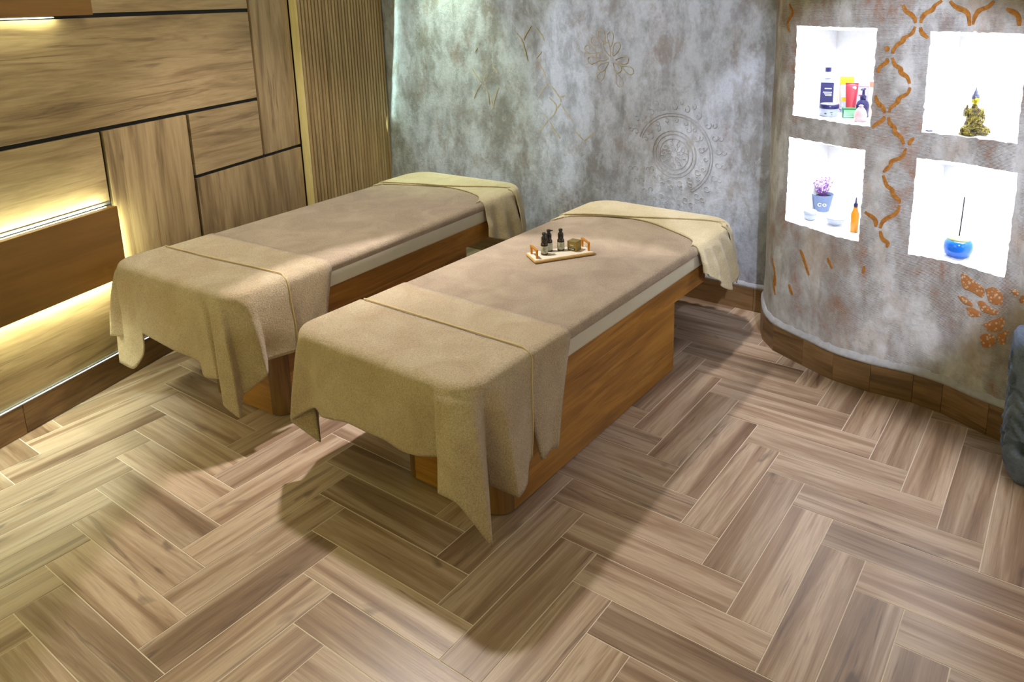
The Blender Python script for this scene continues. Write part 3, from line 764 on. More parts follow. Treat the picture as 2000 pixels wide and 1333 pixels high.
def foot_outline(xe, off=0.004):
    x0 = -0.212-off; y0 = -0.038-off; y1 = 0.912+off; r = 0.11
    pts = [(xe, y1), (0.0, y1)]
    pts += [(x0+r+r*math.cos(rad(a)), y1-r+r*math.sin(rad(a))) for a in range(90, 181, 5)]
    pts += [(x0, 0.6), (x0, 0.3)]
    pts += [(x0+r+r*math.cos(rad(a)), y0+r+r*math.sin(rad(a))) for a in range(180, 271, 5)]
    pts += [(0.0, y0), (xe, y0)]
    return [p for i, p in enumerate(pts) if i == 0 or (Vector(p)-Vector(pts[i-1])).length > 1e-4]
def head_outline(xs, x1, r, off=0.004, xl=None):
    X = x1+0.012+off; y0 = -0.038-off; y1 = 0.912+off; xl = xl or xs
    pts = [(xs, y0)]
    pts += [(X-r+r*math.cos(rad(a)), y0+r+r*math.sin(rad(a))) for a in range(270, 361, 10)]
    pts += [(X-r+r*math.cos(rad(a)), y1-r+r*math.sin(rad(a))) for a in range(0, 91, 10)]
    pts += [(xl, y1)]
    return pts
def hemline(name, pts, parent, r=0.0035, mat=None):
    bm = bmesh.new(); tube(bm, pts, r, 6); return mesh(name, bm, mat or M['hem'], parent, True)

def strip_towel(name, x0, x1, zt, parent, rightb, leftb):
    """towel laid across the bed: a band from hem to hem"""
    bm = bmesh.new(); rows = []; n = 10
    y0 = -0.040; y1 = 0.914; r = 0.034
    for i in range(n+1):
        f = i/n; x = x0+(x1-x0)*f; path = []
        lb = Vector(leftb[0]).lerp(Vector(leftb[1]), f); rb = Vector(rightb[0]).lerp(Vector(rightb[1]), f)
        P = Vector((x, y1, zt-r))
        for k in range(8): path.append(lb.lerp(P, k/8))
        for k in range(5):
            a = math.pi/2*k/4; path.append(Vector((x, y1-r+r*math.cos(a), zt-r+r*math.sin(a))))
        for k in range(1, 12): path.append(Vector((x, y1-r+(y0+r-y1+r)*k/12, zt)))
        for k in range(5):
            a = math.pi/2*k/4; path.append(Vector((x, y0+r-r*math.sin(a), zt-r+r*math.cos(a))))
        P = path[-1].copy()
        for k in range(1, 15):
            q = P.lerp(rb, k/14); q.y += 0.006*math.sin(f*7+k*0.25)*k/14; path.append(q)
        rows.append([bm.verts.new(p) for p in path])
    for a, b in zip(rows, rows[1:]):
        for k in range(len(a)-1): bm.faces.new((a[k], a[k+1], b[k+1], b[k]))
    o = mesh(name, bm, M['towel'], parent, True)
    s = o.modifiers.new('thickness', 'SOLIDIFY'); s.thickness = 0.005; s.offset = 0
    return o

# ---- right-hand (nearer) bed
O2 = (0.125, -0.72, 0)
bed2, zt, zf = make_bed('massage bed nearer the camera with oak base, holding the small tray of bottles', O2, 0, 0.0, 2.13, 0.17, None, None)
def at(world_loc, az): return dict(loc=world_loc, az=az)
def towel_root(name, loc, az, label, cat='towel', group=None):
    o = empty(name, loc, az); tag(o, label, cat, group); return o
tg = 'sand-coloured terry towels on the beds'
t = towel_root('foot_towel', O2, 0, 'sand terry towel over the foot of the nearer bed, long corner near the floor', group=tg)
strip_towel('under_layer', 0.09, 0.405, zt+0.003, t, ((0.150, -0.070, 0.200), (0.252, -0.076, 0.205)), ((0.12, 0.95, 0.30), (0.38, 0.95, 0.30)))
st2 = [(0, .145, .945, .30), (.10, .0, .95, .29), (.185, -.10, .93, .22), (.215, -.17, .835, .131), (.25, -.235, .925, .233), (.285, -.205, .80, .318), (.32, -.245, .70, .330),
       (.41, -.245, .557, .353), (.52, -.245, .359, .350), (.63, -.245, .186, .347), (.69, -.195, .065, .361), (.72, -.292, .035, .283), (.755, -.300, -.055, .285), (.79, -.25, -.158, .128),
       (.825, -.115, -.030, .240), (.875, -.075, -.138, .203), (.93, .010, -.110, .196), (.97, .062, -.080, .235), (1.0, .085, -.076, .250)]
o, e0, e1, hl, hem = drape('upper_layer', foot_outline(0.145), [(0.145, 0.87), (0.148, 0.5), (0.150, 0.2), (0.150, 0.0)], st2, zt+0.009, M['towel'], t, seed=1)
hemline('hem', [p+Vector((0, 0, 0.006)) for p in hl]+[p+Vector((0.002, -0.004, 0.002)) for p in e1[3:]], t)
t = towel_root('head_towel', O2, 0, 'smooth cream towel folded in two layers over the head of the nearer bed', group='cream towels over the bed heads')
hs = [(0, 1.625, -.062, .484), (.05, 1.75, -.078, .412), (.10, 1.90, -.092, .305), (.135, 1.99, -.085, .300), (.18, 2.10, -.055, .38), (.25, 2.19, .10, .42), (.5, 2.20, .45, .42), (.75, 2.19, .8, .42), (.85, 2.05, .93, .42), (1, 1.70, .95, .45)]
drape('lower_layer', head_outline(1.60, 2.13, 0.17), [(1.58, -.01), (1.68, .04), (1.773, .207), (1.844, .374), (1.856, .534), (1.79, .731), (1.695, .87)], hs, zt+0.004, M['headtowel'], t, seed=2, wrinkle=0.006, pleats=19, pamp=0.015)
hs2 = [(0, 2.03, -.088, .300), (.06, 2.09, -.068, .36), (.14, 2.185, .02, .42), (.45, 2.21, .45, .40), (.75, 2.19, .8, .40), (.85, 2.05, .935, .40), (1, 1.72, .955, .43)]
o, e0, e1, hl, hem = drape('upper_layer', head_outline(2.0, 2.13, 0.17, 0.008, 1.70), [(2.04, .0), (2.03, .10), (1.99, .22), (1.92, .38), (1.86, .52), (1.79, .731), (1.70, .875)], hs2, zt+0.010, M['headtowel'], t, seed=3)
hemline('hem', [p+Vector((-0.002, 0, 0.003)) for p in hl], t, 0.003, M['headtowel'])

# ---- left-hand (farther) bed
O1 = (0.105, 0.60, 0); A1 = rad(3.26)
bed1, zt, zf = make_bed('massage bed beside the oak panelled wall, nothing standing on it', O1, A1, 0.053, 2.02, 0.17, None, None)
t = towel_root('foot_towel', O1, A1, 'sand terry towel draped over the foot of the bed by the panelled wall', group=tg)
strip_towel('under_layer', 0.02, 0.335, zt+0.003, t, ((0.10, -0.066, 0.34), (0.235, -0.070, 0.33)), ((0.05, 0.95, 0.36), (0.30, 0.95, 0.36)))
st1 = [(0, .07, .945, .38), (.10, -.05, .95, .37), (.18, -.17, .93, .35), (.205, -.282, .857, .346), (.222, -.215, .80, .318), (.238, -.245, .893, .178), (.262, -.240, .778, .168), (.285, -.225, .70, .257), (.315, -.252, .62, .400),
       (.42, -.252, .39, .371), (.56, -.252, .19, .357), (.62, -.275, .122, .319), (.67, -.275, .03, .330), (.69, -.235, .015, .31), (.72, -.285, -.005, .221), (.76, -.262, -.075, .166), (.79, -.205, -.030, .235), (.84, -.13, -.105, .312), (.88, -.10, -.080, .366), (.95, .03, -.082, .350), (1.0, .066, -.08, .344)]
o, e0, e1, hl, hem = drape('upper_layer', foot_outline(0.07), [(0.055, 0.87), (0.06, 0.5), (0.075, 0.2), (0.080, 0.0)], st1, zt+0.009, M['towel'], t, seed=5)
hemline('hem', [p+Vector((0, 0, 0.006)) for p in hl]+[p+Vector((0.002, -0.004, 0.002)) for p in e1[3:]], t)
t = towel_root('head_towel', O1, A1, 'smooth beige two-layer towel over the head of the bed by the panelled wall', group='cream towels over the bed heads')
hs = [(0, 1.575, -.056, .461), (.06, 1.73, -.070, .400), (.12, 1.88, -.070, .390), (.16, 1.97, -.050, .42), (.25, 2.08, .10, .45), (.5, 2.09, .45, .45), (.75, 2.08, .8, .45), (.85, 1.95, .93, .45), (1, 1.62, .95, .47)]
drape('lower_layer', head_outline(1.56, 2.02, 0.17), [(1.52, -.01), (1.60, .03), (1.671, .107), (1.727, .256), (1.747, .424), (1.70, .617), (1.61, .87)], hs, zt+0.004, M['headtowel'], t, seed=6, wrinkle=0.006, pleats=16, pamp=0.013)
hs2 = [(0, 1.915, -.080, .39), (.08, 2.00, -.045, .42), (.14, 2.08, .03, .44), (.45, 2.10, .45, .43), (.75, 2.09, .8, .43), (.85, 1.96, .935, .43), (1, 1.63, .955, .45)]
o, e0, e1, hl, hem = drape('upper_layer', head_outline(1.90, 2.02, 0.17, 0.008, 1.62), [(1.90, .0), (1.89, .06), (1.853, .162), (1.79, .30), (1.745, .42), (1.70, .62), (1.62, .875)], hs2, zt+0.010, M['headtowel'], t, seed=7)
hemline('hem', [p+Vector((-0.002, 0, 0.003)) for p in hl], t, 0.003, M['headtowel'])

# ------------------------------------------------------------------ tray with bottles and box
TZ = 0.6345
tr0 = Vector((1.057, -0.194, TZ)); ta = math.atan2(-0.546, 0.838)
tray = empty('serving_tray', tr0, ta); tag(tray, 'white serving tray with oak rim and two golden handles, on the nearer bed', 'tray')
M['traywhite'] = flat('tray_white', srgb(222, 212, 196), 0.35); M['gold'] = flat('gold_handle', srgb(205, 138, 30), 0.35, 0.35, 0.5); M['oakrim'] = flat('oak_rim', srgb(200, 160, 96), 0.5, 0, 0.4, 0.25, 50)
TLn, TW = 0.326, 0.140
bm = bmesh.new(); bx(bm, (TLn/2, TW/2, 0.006), (TLn, TW, 0.012), 0.004); mesh('oak_rim', bm, M['oakrim'], tray)
bm = bmesh.new(); bx(bm, (TLn/2, TW/2, 0.0135), (TLn-0.010, TW-0.010, 0.003), 0.001); mesh('tray_surface', bm, M['traywhite'], tray)
for x in (0.022, TLn-0.022):
    bm = bmesh.new()
    bx(bm, (x, 0.030, 0.034), (0.010, 0.010, 0.040), 0.0015); bx(bm, (x, TW-0.030, 0.034), (0.010, 0.010, 0.040), 0.0015)
    bx(bm, (x, TW/2, 0.057), (0.012, TW-0.046, 0.010), 0.002); mesh('handle', bm, M['gold'], tray)
def tp(u, v): return tr0+Vector((math.cos(ta), math.sin(ta), 0))*u+Vector((-math.sin(ta), math.cos(ta), 0))*v+Vector((0, 0, 0.015))
M['blackplastic'] = flat('black_plastic', (0.012, 0.011, 0.014, 1), 0.22, 0, 0.6)
M['amber'] = flat('dark_amber_glass', (0.035, 0.018, 0.010, 1), 0.08, 0, 0.8)
M['paper'] = flat('label_paper', srgb(196, 198, 180), 0.7, 0, 0.3, 0.3, 130)
M['ink'] = flat('print_ink', (0.05, 0.05, 0.05, 1), 0.7)
def pump_bottle(loc, rz, label):
    r = empty('pump_bottle', loc, rz); tag(r, label, 'bottle', 'small dark pump bottles on the tray')
    bm = bmesh.new(); lathe(bm, [(0.010, 0), (0.0175, 0.001), (0.0185, 0.004), (0.0185, 0.056), (0.016, 0.061), (0.012, 0.065), (0.011, 0.070)]); mesh('glass_body', bm, M['amber'], r, True)
    bm = bmesh.new(); lathe(bm, [(0.0188, 0.010), (0.0190, 0.0105), (0.0190, 0.047), (0.0188, 0.0475)], cap=False); mesh('paper_label', bm, M['paper'], r, True)
    bm = bmesh.new(); lathe(bm, [(0.013, 0.064), (0.0145, 0.066), (0.0145, 0.088), (0.0125, 0.094), (0.0085, 0.097), (0.0085, 0.103), (0.0105, 0.104), (0.0105, 0.113), (0.009, 0.115)])
    bx(bm, (0.013, 0, 0.109), (0.018, 0.008, 0.006), 0.002); mesh('pump_head', bm, M['blackplastic'], r, True)
    bm = bmesh.new()
    for k, wdt in enumerate((0.010, 0.014, 0.012)): bx(bm, (-0.0192, 0, 0.040-k*0.007), (0.0008, wdt, 0.0018))
    bx(bm, (-0.0190, -0.006, 0.020), (0.0008, 0.003, 0.008)); mesh('label_print', bm, M['ink'], r)
    return r
pump_bottle(tp(0.078, 0.073), rad(30), 'dark pump bottle at the front left of the tray, nearest the left handle')
pump_bottle(tp(0.118, 0.112), rad(-40), 'dark pump bottle half hidden behind the front left bottle of the tray')
pump_bottle(tp(0.178, 0.098), rad(35), 'dark pump bottle standing alone in the middle of the tray')
M['olive'] = flat('olive_carton', srgb(142, 120, 52), 0.55); M['olivedark'] = flat('carton_band', (0.03, 0.028, 0.03, 1), 0.5); M['white'] = flat('white_print', (0.8, 0.8, 0.78, 1), 0.6)
pb = empty('product_box', tp(0.243, 0.074), ta+rad(35)); tag(pb, 'small square olive-gold carton with a dark label band, on the right of the tray', 'box')
bm = bmesh.new(); bx(bm, (0, 0, 0.025), (0.052, 0.052, 0.048), 0.001); mesh('carton', bm, M['olive'], pb)
bm = bmesh.new(); bx(bm, (-0.0263, 0, 0.0125), (0.0008, 0.040, 0.012)); mesh('label_band', bm, M['olivedark'], pb)
bm = bmesh.new(); bx(bm, (-0.0268, -0.003, 0.0125), (0.0006, 0.020, 0.0035)); bx(bm, (-0.0268, 0.014, 0.0125), (0.0006, 0.005, 0.005)); bx(bm, (-0.0263, 0, 0.034), (0.0006, 0.026, 0.0012)); bx(bm, (-0.0263, 0, 0.030), (0.0006, 0.018, 0.0012)); mesh('label_print', bm, M['white'], pb)
bm = bmesh.new(); bx(bm, (0, 0, 0.0495), (0.0526, 0.0526, 0.004), 0.001); mesh('carton_lid', bm, flat('carton_lid', srgb(120, 104, 52), 0.5), pb)

# ------------------------------------------------------------------ niche contents
Z1, Z2, Z3, Z4 = 1.312, 0.752, 1.304, 0.731
FA = math.atan2(-2.35+1.3, -1.78-2.1)+0          # direction from the niches towards the middle of the room
def facing(loc, name, label, cat, rz=None, group=None):
    r = empty(name, loc, rz if rz is not None else rad(180+15)); tag(r, label, cat, group); return r      # local +x faces the room
M['navy'] = flat('navy_plastic', srgb(38, 36, 92), 0.3); M['navycard'] = flat('navy_card', srgb(44, 44, 96), 0.5)
M['milky'] = flat('milky_white_plastic', srgb(176, 186, 208), 0.35); M['peach'] = flat('peach_plastic', srgb(244, 196, 170), 0.4)
M['red'] = flat('rose_red_tube', srgb(176, 54, 70), 0.35); M['orange'] = flat('orange_tube', srgb(250, 170, 30), 0.4); M['yellow'] = flat('yellow_tube', srgb(236, 214, 60), 0.4)
M['green'] = flat('green_carton', srgb(30, 120, 66), 0.5); M['mint'] = flat('mint_label', srgb(150, 206, 170), 0.5); M['pink'] = flat('pink_card', srgb(246, 190, 206), 0.5); M['salmon'] = flat('salmon_card', srgb(240, 130, 110), 0.5)
def nbox(bm, c, s, b=0.001): bx(bm, c, s, b)
# front row
r = facing((2.105, -1.280, Z1), 'cosmetic_jar', 'wide white jar with dark blue lid in the upper left niche', 'jar')
bm = bmesh.new(); lathe(bm, [(0.040, 0), (0.044, 0.002), (0.045, 0.036), (0.043, 0.040)], 32); mesh('jar_body', bm, M['milky'], r, True)
bm = bmesh.new(); lathe(bm, [(0.047, 0.040), (0.0475, 0.042), (0.0475, 0.058), (0.045, 0.060)], 32); mesh('lid', bm, M['navy'], r, True)
bm = bmesh.new(); lathe(bm, [(0.010, 0.0602), (0.040, 0.0602), (0.041, 0.0612), (0.010, 0.0612)], 32, cap=False); mesh('lid_disc', bm, M['milky'], r)
bm = bmesh.new(); bx(bm, (0.0455, 0.012, 0.022), (0.001, 0.012, 0.003)); bx(bm, (0.0440, -0.016, 0.016), (0.001, 0.010, 0.006)); bx(bm, (0.0448, 0.014, 0.012), (0.001, 0.006, 0.003)); mesh('label_print', bm, M['ink'], r)
r = facing((2.200, -1.238, Z1), 'dark_label_bottle', 'tall bottle with dark blue label and blue cap behind the jar, upper left niche', 'bottle'); r.scale = (1.2, 1.2, 1.2)
bm = bmesh.new(); bx(bm, (0, 0, 0.075), (0.036, 0.056, 0.150), 0.006); lathe(bm, [(0.022, 0.150), (0.012, 0.162), (0.012, 0.176)], 16); mesh('bottle_body', bm, M['milky'], r)
bm = bmesh.new(); bx(bm, (0.0185, 0, 0.076), (0.002, 0.052, 0.110)); mesh('front_label', bm, M['navycard'], r)
bm = bmesh.new(); lathe(bm, [(0.0125, 0.176), (0.0125, 0.194)], 16); mesh('cap', bm, M['navy'], r)
bm = bmesh.new(); bx(bm, (0.0200, 0.004, 0.106), (0.0008, 0.028, 0.004)); bx(bm, (0.0200, 0.002, 0.090), (0.0008, 0.036, 0.003)); bx(bm, (0.0200, 0.004, 0.083), (0.0008, 0.030, 0.003)); bx(bm, (0.0200, 0.006, 0.077), (0.0008, 0.026, 0.003)); mesh('label_print', bm, M['white'], r)
def squeeze(loc, label, body, capm, h, wd, rz=None, extra=None):
    r = facing(loc, 'squeeze_tube', label, 'tube', rz, 'cosmetic tubes in the upper left niche')
    bm = bmesh.new(); rings = []
    for k in range(9):
        t = k/8; z = 0.018+t*(h-0.018); a = wd*(0.36+0.14*t); b = (0.018*(1-t)+0.0015)
        rings.append([bm.verts.new((b*math.cos(2*math.pi*i/20), a*math.sin(2*math.pi*i/20), z)) for i in range(20)])
    for p, q in zip(rings, rings[1:]):
        for i in range(20): bm.faces.new((p[i], p[(i+1) % 20], q[(i+1) % 20], q[i]))
    bm.faces.new(list(reversed(rings[0]))); bm.faces.new(rings[-1]); mesh('tube_body', bm, body, r, True)
    bm = bmesh.new(); lathe(bm, [(0.0155, 0), (0.0165, 0.001), (0.0175, 0.017)], 20); mesh('cap', bm, capm, r, True)
    bm = bmesh.new(); bx(bm, (0, 0, h-0.003), (0.004, wd*1.0, 0.008)); mesh('crimp', bm, body, r)
    if extra: extra(r, h, wd)
    return r
def redx(r, h, wd):
    bm = bmesh.new(); lathe(bm, [(0.001, 0), (0.009, 0)], 16, cap=False)
    for v in bm.verts: v.co = (0.0045, v.co.x+0.012, v.co.y+h-0.024)
    mesh('logo_disc', bm, M['white'], r); bm = bmesh.new()
    bx(bm, (0.0175, 0, 0.030), (0.001, 0.022, 0.003)); bx(bm, (0.0180, 0, 0.023), (0.001, 0.018, 0.002)); bx(bm, (0.0165, 0, 0.036), (0.001, 0.016, 0.002)); mesh('label_print', bm, M['white'], r)
squeeze((2.175, -1.366, Z1), 'rose red squeeze tube standing on its cap in the upper left niche', M['red'], M['milky'], 0.162, 0.062, None, redx)
def orx(r, h, wd):
    bm = bmesh.new(); bx(bm, (0.003, 0, h-0.020), (0.0075, wd*0.99, 0.040), 0.001); mesh('orange_band', bm, M['orange'], r)
    bm = bmesh.new(); bx(bm, (0.004, 0, h-0.010), (0.0075, wd*0.90, 0.014), 0.001); mesh('yellow_band', bm, M['yellow'], r)
    bm = bmesh.new(); bx(bm, (0.0135, 0, 0.070), (0.004, wd*0.6, 0.022), 0.001); mesh('fruit_print', bm, M['orange'], r)
squeeze((2.245, -1.322, Z1), 'orange and yellow squeeze tube standing tallest at the back of the upper left niche', M['milky'], M['milky'], 0.186, 0.068, None, orx)
squeeze((2.268, -1.285, Z1), 'slim peach coloured tube between the dark-label bottle and the orange tube', M['peach'], M['milky'], 0.145, 0.036)
r = facing((2.085, -1.383, Z1), 'small_carton', 'small green carton with pale green label in front of the red tube', 'box', rad(180+22))
bm = bmesh.new(); bx(bm, (0, 0, 0.0245), (0.034, 0.062, 0.049), 0.001); mesh('carton', bm, M['green'], r)
bm = bmesh.new(); bx(bm, (0.0175, 0, 0.022), (0.0008, 0.054, 0.036)); mesh('front_label', bm, M['mint'], r)
bm = bmesh.new()
for k in range(5): bx(bm, (0.0182, 0.004-(k % 2)*0.003, 0.034-k*0.0055), (0.0006, 0.040-0.004*(k % 3), 0.0012))
mesh('label_print', bm, M['green'], r)
r = facing((2.140, -1.432, Z1), 'pump_dispenser', 'dark blue pump dispenser bottle at the right of the upper left niche', 'bottle', rad(90)); r.scale = (1.15, 1.15, 1.15)
bm = bmesh.new(); lathe(bm, [(0.020, 0), (0.026, 0.002), (0.027, 0.052), (0.022, 0.066), (0.012, 0.074), (0.011, 0.080)], 24); mesh('bottle_body', bm, M['navy'], r, True)
bm = bmesh.new(); lathe(bm, [(0.0125, 0.078), (0.0125, 0.092), (0.006, 0.095), (0.005, 0.118), (0.009, 0.119), (0.009, 0.124)], 16); bx(bm, (0.0, 0.018, 0.1215), (0.007, 0.040, 0.005), 0.001); mesh('pump_head', bm, M['navy'], r, True)
r = facing((2.000, -1.458, Z1), 'drawstring_pouch', 'little pale pink gathered pouch at the front right of the upper left niche', 'pouch'); r.scale = (1.25, 1.25, 1.15)
bm = bmesh.new(); lathe(bm, [(0.018, 0), (0.024, 0.003), (0.0255, 0.028), (0.020, 0.045), (0.012, 0.056), (0.007, 0.062), (0.010, 0.066), (0.004, 0.070)], 20)
for v in bm.verts:
    k = 1+0.10*math.sin(math.atan2(v.co.y, v.co.x)*6)*(v.co.z/0.07); v.co.x *= k; v.co.y *= k*0.95
mesh('pouch_cloth', bm, flat('pale_pink_satin', srgb(214, 184, 190), 0.5), r, True)
r = facing((2.275, -1.398, Z1), 'pink_card_box', 'white and pink carton standing behind the red tube', 'box')
bm = bmesh.new(); bx(bm, (0, 0, 0.070), (0.035, 0.060, 0.140), 0.001); mesh('carton', bm, M['milky'], r)
bm = bmesh.new(); bx(bm, (0.018, 0, 0.030), (0.001, 0.054, 0.045)); mesh('front_label', bm, M['pink'], r)
bm = bmesh.new(); bx(bm, (0.018, 0, 0.138), (0.001, 0.056, 0.0015)); mesh('printed_line', bm, M['red'], r)
bm = bmesh.new(); bx(bm, (0.018, -0.008, 0.092), (0.001, 0.026, 0.004)); mesh('printed_word', bm, M['red'], r)
r = facing((2.255, -1.452, Z1), 'salmon_box', 'salmon pink carton half hidden by the right edge of the upper left niche', 'box')
bm = bmesh.new(); bx(bm, (0, 0, 0.086), (0.032, 0.044, 0.172), 0.001); mesh('carton', bm, flat('pale_carton', srgb(250, 214, 204), 0.5), r)
bm = bmesh.new(); bx(bm, (0.0165, 0, 0.152), (0.001, 0.040, 0.026)); mesh('front_label', bm, M['salmon'], r)

# lower left niche
r = facing((2.320, -1.215, Z2), 'flower_pot', 'grey-blue pot of tiny purple flowers in the lower left niche', 'potted plant'); r.scale = (1.12, 1.12, 1.0)
bm = bmesh.new(); lathe(bm, [(0.032, 0), (0.033, 0.002), (0.050, 0.092), (0.052, 0.095), (0.049, 0.095), (0.045, 0.080)], 28); mesh('pot', bm, flat('slate_blue_glaze', srgb(104, 122, 158), 0.5), r, True)
bm = bmesh.new(); lathe(bm, [(0.001, 0.082), (0.0455, 0.082)], 20, cap=False); mesh('soil', bm, flat('dark_soil', srgb(46, 34, 58), 0.9), r)
def glyph(bm, pts, w):
    for (y0, z0), (y1, z1) in zip(pts, pts[1:]):
        L = math.hypot(y1-y0, z1-z0); a = math.atan2(z1-z0, y1-y0); rr = 0.036+0.018*((z0+z1)/2)/0.095
        bx(bm, (rr, (y0+y1)/2, (z0+z1)/2), (0.003, L+w, w), 0, 0, None)
        vs = list(bm.verts)[-8:]; bmesh.ops.rotate(bm, cent=(rr, (y0+y1)/2, (z0+z1)/2), matrix=Matrix.Rotation(a, 3, 'X'), verts=vs)
bm = bmesh.new()
arc = lambda cy, cz, rr, a0, a1: [(cy+rr*math.cos(rad(a)), cz+rr*math.sin(rad(a))) for a in range(a0, a1+1, 30)]
glyph(bm, arc(-0.010, 0.045, 0.008, 45, 315), 0.0035)      # c (mirrored into view by the facing direction)
glyph(bm, arc(0.012, 0.045, 0.007, 0, 360), 0.0035)         # o
mesh('pot_letters', bm, M['white'], r)
rg = random.Random(3); bm = bmesh.new(); bs = bmesh.new()
for k in range(150):
    a = rg.uniform(0, 6.28); q = rg.uniform(0, 1)**0.6; hh = rg.uniform(0.02, 0.11)*(1-0.3*q); rr = 0.055*q*(0.5+hh/0.11*0.7)
    p = Vector((rr*math.cos(a), rr*math.sin(a), 0.092+hh))
    bmesh.ops.create_icosphere(bm, subdivisions=1, radius=rg.uniform(0.0025, 0.0050), matrix=Matrix.Translation(p))
    if k % 3 == 0: tube(bs, [(p.x*0.2, p.y*0.2, 0.08), (p.x*0.6, p.y*0.6, 0.08+hh*0.5), p], 0.0007, 4)
mb = NT('purple_blossom'); nb = mb.noise(mb.coord(), 35, 2)
fl = mesh('blossoms', bm, mb.out(mb.ramp(nb, [(0.42, srgb(140, 60, 180)), (0.62, srgb(236, 214, 240))]), 0.7), r); fl['kind'] = 'stuff'
sm = mesh('stems', bs, flat('mauve_stem', srgb(110, 70, 130), 0.7), r); sm['kind'] = 'stuff'
r = facing((2.125, -1.212, Z2), 'white_tub', 'small round white lidded pot in front of the flower pot', 'jar')
bm = bmesh.new(); lathe(bm, [(0.020, 0), (0.027, 0.003), (0.033, 0.020), (0.033, 0.032)], 28); mesh('tub_body', bm, M['milky'], r, True)
bm = bmesh.new(); lathe(bm, [(0.034, 0.033), (0.035, 0.035), (0.035, 0.044), (0.030, 0.050), (0.010, 0.053)], 28); mesh('lid', bm, M['milky'], r, True)
r = facing((2.090, -1.352, Z2), 'white_bowl', 'round white bowl in the middle of the lower left niche', 'bowl')
bm = bmesh.new(); lathe(bm, [(0.020, 0), (0.022, 0.003), (0.040, 0.016), (0.049, 0.036), (0.050, 0.042), (0.047, 0.042), (0.040, 0.022), (0.012, 0.008)], 32); mesh('bowl_body', bm, M['milky'], r, True)
r = facing((2.022, -1.462, Z2), 'amber_bottle', 'slim amber glass bottle with dark pointed cap at the right of the lower left niche', 'bottle'); r.scale = (1.2, 1.2, 1.5)
mg = NT('amber_glass'); mg.out((0.80, 0.34, 0.02, 1), 0.08, None, 0, 0.6); mg.b.inputs['Transmission Weight'].default_value = 0.45
bm = bmesh.new(); lathe(bm, [(0.014, 0), (0.0165, 0.002), (0.0165, 0.062), (0.009, 0.078), (0.007, 0.086)], 20); mesh('glass_body', bm, mg.m, r, True)
bm = bmesh.new(); lathe(bm, [(0.0085, 0.086), (0.0085, 0.096), (0.004, 0.100), (0.002, 0.118)], 16); mesh('cap', bm, M['navy'], r, True)

# lower right niche: incense holder
r = facing((1.955, -1.936, Z4), 'incense_holder', 'round glossy blue ceramic holder with cream neck in the lower right niche', 'incense holder'); r.scale = (1.0, 1.0, 1.25)
mbg = NT('blue_glaze'); sv = mbg.n('ShaderNodeTexCoord'); sx = mbg.n('ShaderNodeSeparateXYZ'); mbg.link(sv.outputs['Object'], sx.inputs[0])
M['blueglaze'] = mbg.out(mbg.ramp(sx.outputs[2], [(0.0, srgb(20, 96, 200)), (0.05, srgb(30, 110, 225))]), 0.12, None, 0, 0.6)
bm = bmesh.new(); lathe(bm, [(0.030, 0), (0.036, 0.001), (0.056, 0.014), (0.062, 0.034), (0.058, 0.054), (0.048, 0.066)], 40); mesh('holder_body', bm, M['blueglaze'], r, True)
bm = bmesh.new(); lathe(bm, [(0.0485, 0.0655), (0.040, 0.073), (0.026, 0.078), (0.022, 0.082), (0.015, 0.082), (0.008, 0.076)], 40); mesh('neck', bm, flat('cream_glaze', srgb(168, 176, 132), 0.2), r, True)
r = facing((1.955, -1.936, Z4+0.096), 'incense_stick', 'thin dark incense stick standing in the blue holder', 'incense stick', 0)
bm = bmesh.new(); tube(bm, [(0.0, 0, 0), (0.001, -0.003, 0.09), (0.002, -0.005, 0.185)], 0.0028, 6); mesh('stick', bm, flat('incense_paste', srgb(24, 22, 34), 0.9), r, True)
# upper right niche: small dark ring lamp at the front corner
r = facing((1.925, -1.775, Z3), 'spotlight_puck', 'tiny dark ring fitting at the front left corner of the upper right niche', 'light fitting')
bm = bmesh.new(); lathe(bm, [(0.008, 0.004), (0.014, 0.004), (0.015, 0.0), (0.008, 0.0)], 20, cap=False); mesh('ring', bm, M['navy'], r)
bm = bmesh.new(); lathe(bm, [(0.001, 0.003), (0.008, 0.003)], 16, cap=False); mesh('lens', bm, M['milky'], r)

# ------------------------------------------------------------------ seated golden statuette (one continuous skinned body)
def skin(name, verts, edges, mat, parent, sub=2, root=0, loc=(0, 0, 0)):
    me = bpy.data.meshes.new(name); me.from_pydata([v[:3] for v in verts], edges, []); me.materials.append(mat)
    o = bpy.data.objects.new(name, me); link(o, parent); o.location = loc
    m = o.modifiers.new('skin', 'SKIN'); m.use_smooth_shade = True
    sv = me.skin_vertices[0].data
    for i, v in enumerate(verts): sv[i].radius = (v[3], v[4] if len(v) > 4 else v[3]); sv[i].use_root = (i == root)
    s = o.modifiers.new('smooth', 'SUBSURF'); s.levels = sub; s.render_levels = sub
    return o
mgld = NT('antique_gold'); gv = mgld.coord(); gn = mgld.noise(gv, 90, 5, 0.7, 1.0)
M['antgold'] = mgld.out(mgld.ramp(gn, [(0.40, srgb(44, 40, 52)), (0.52, srgb(120, 108, 44)), (0.66, srgb(200, 186, 60))]), 0.4, mgld.bump(gn, 0.9, 0.006), 0.3)
M['facegold'] = flat('bright_gold', srgb(214, 200, 60), 0.35, 0.5, 0.5, 0.25, 80)
stt = facing((1.930, -1.945, Z3+0.002), 'seated_statuette', 'small gold statuette of a seated figure with raised hand, upper right niche', 'statuette', rad(180+28)); stt.scale = (0.9, 0.88, 1.0)
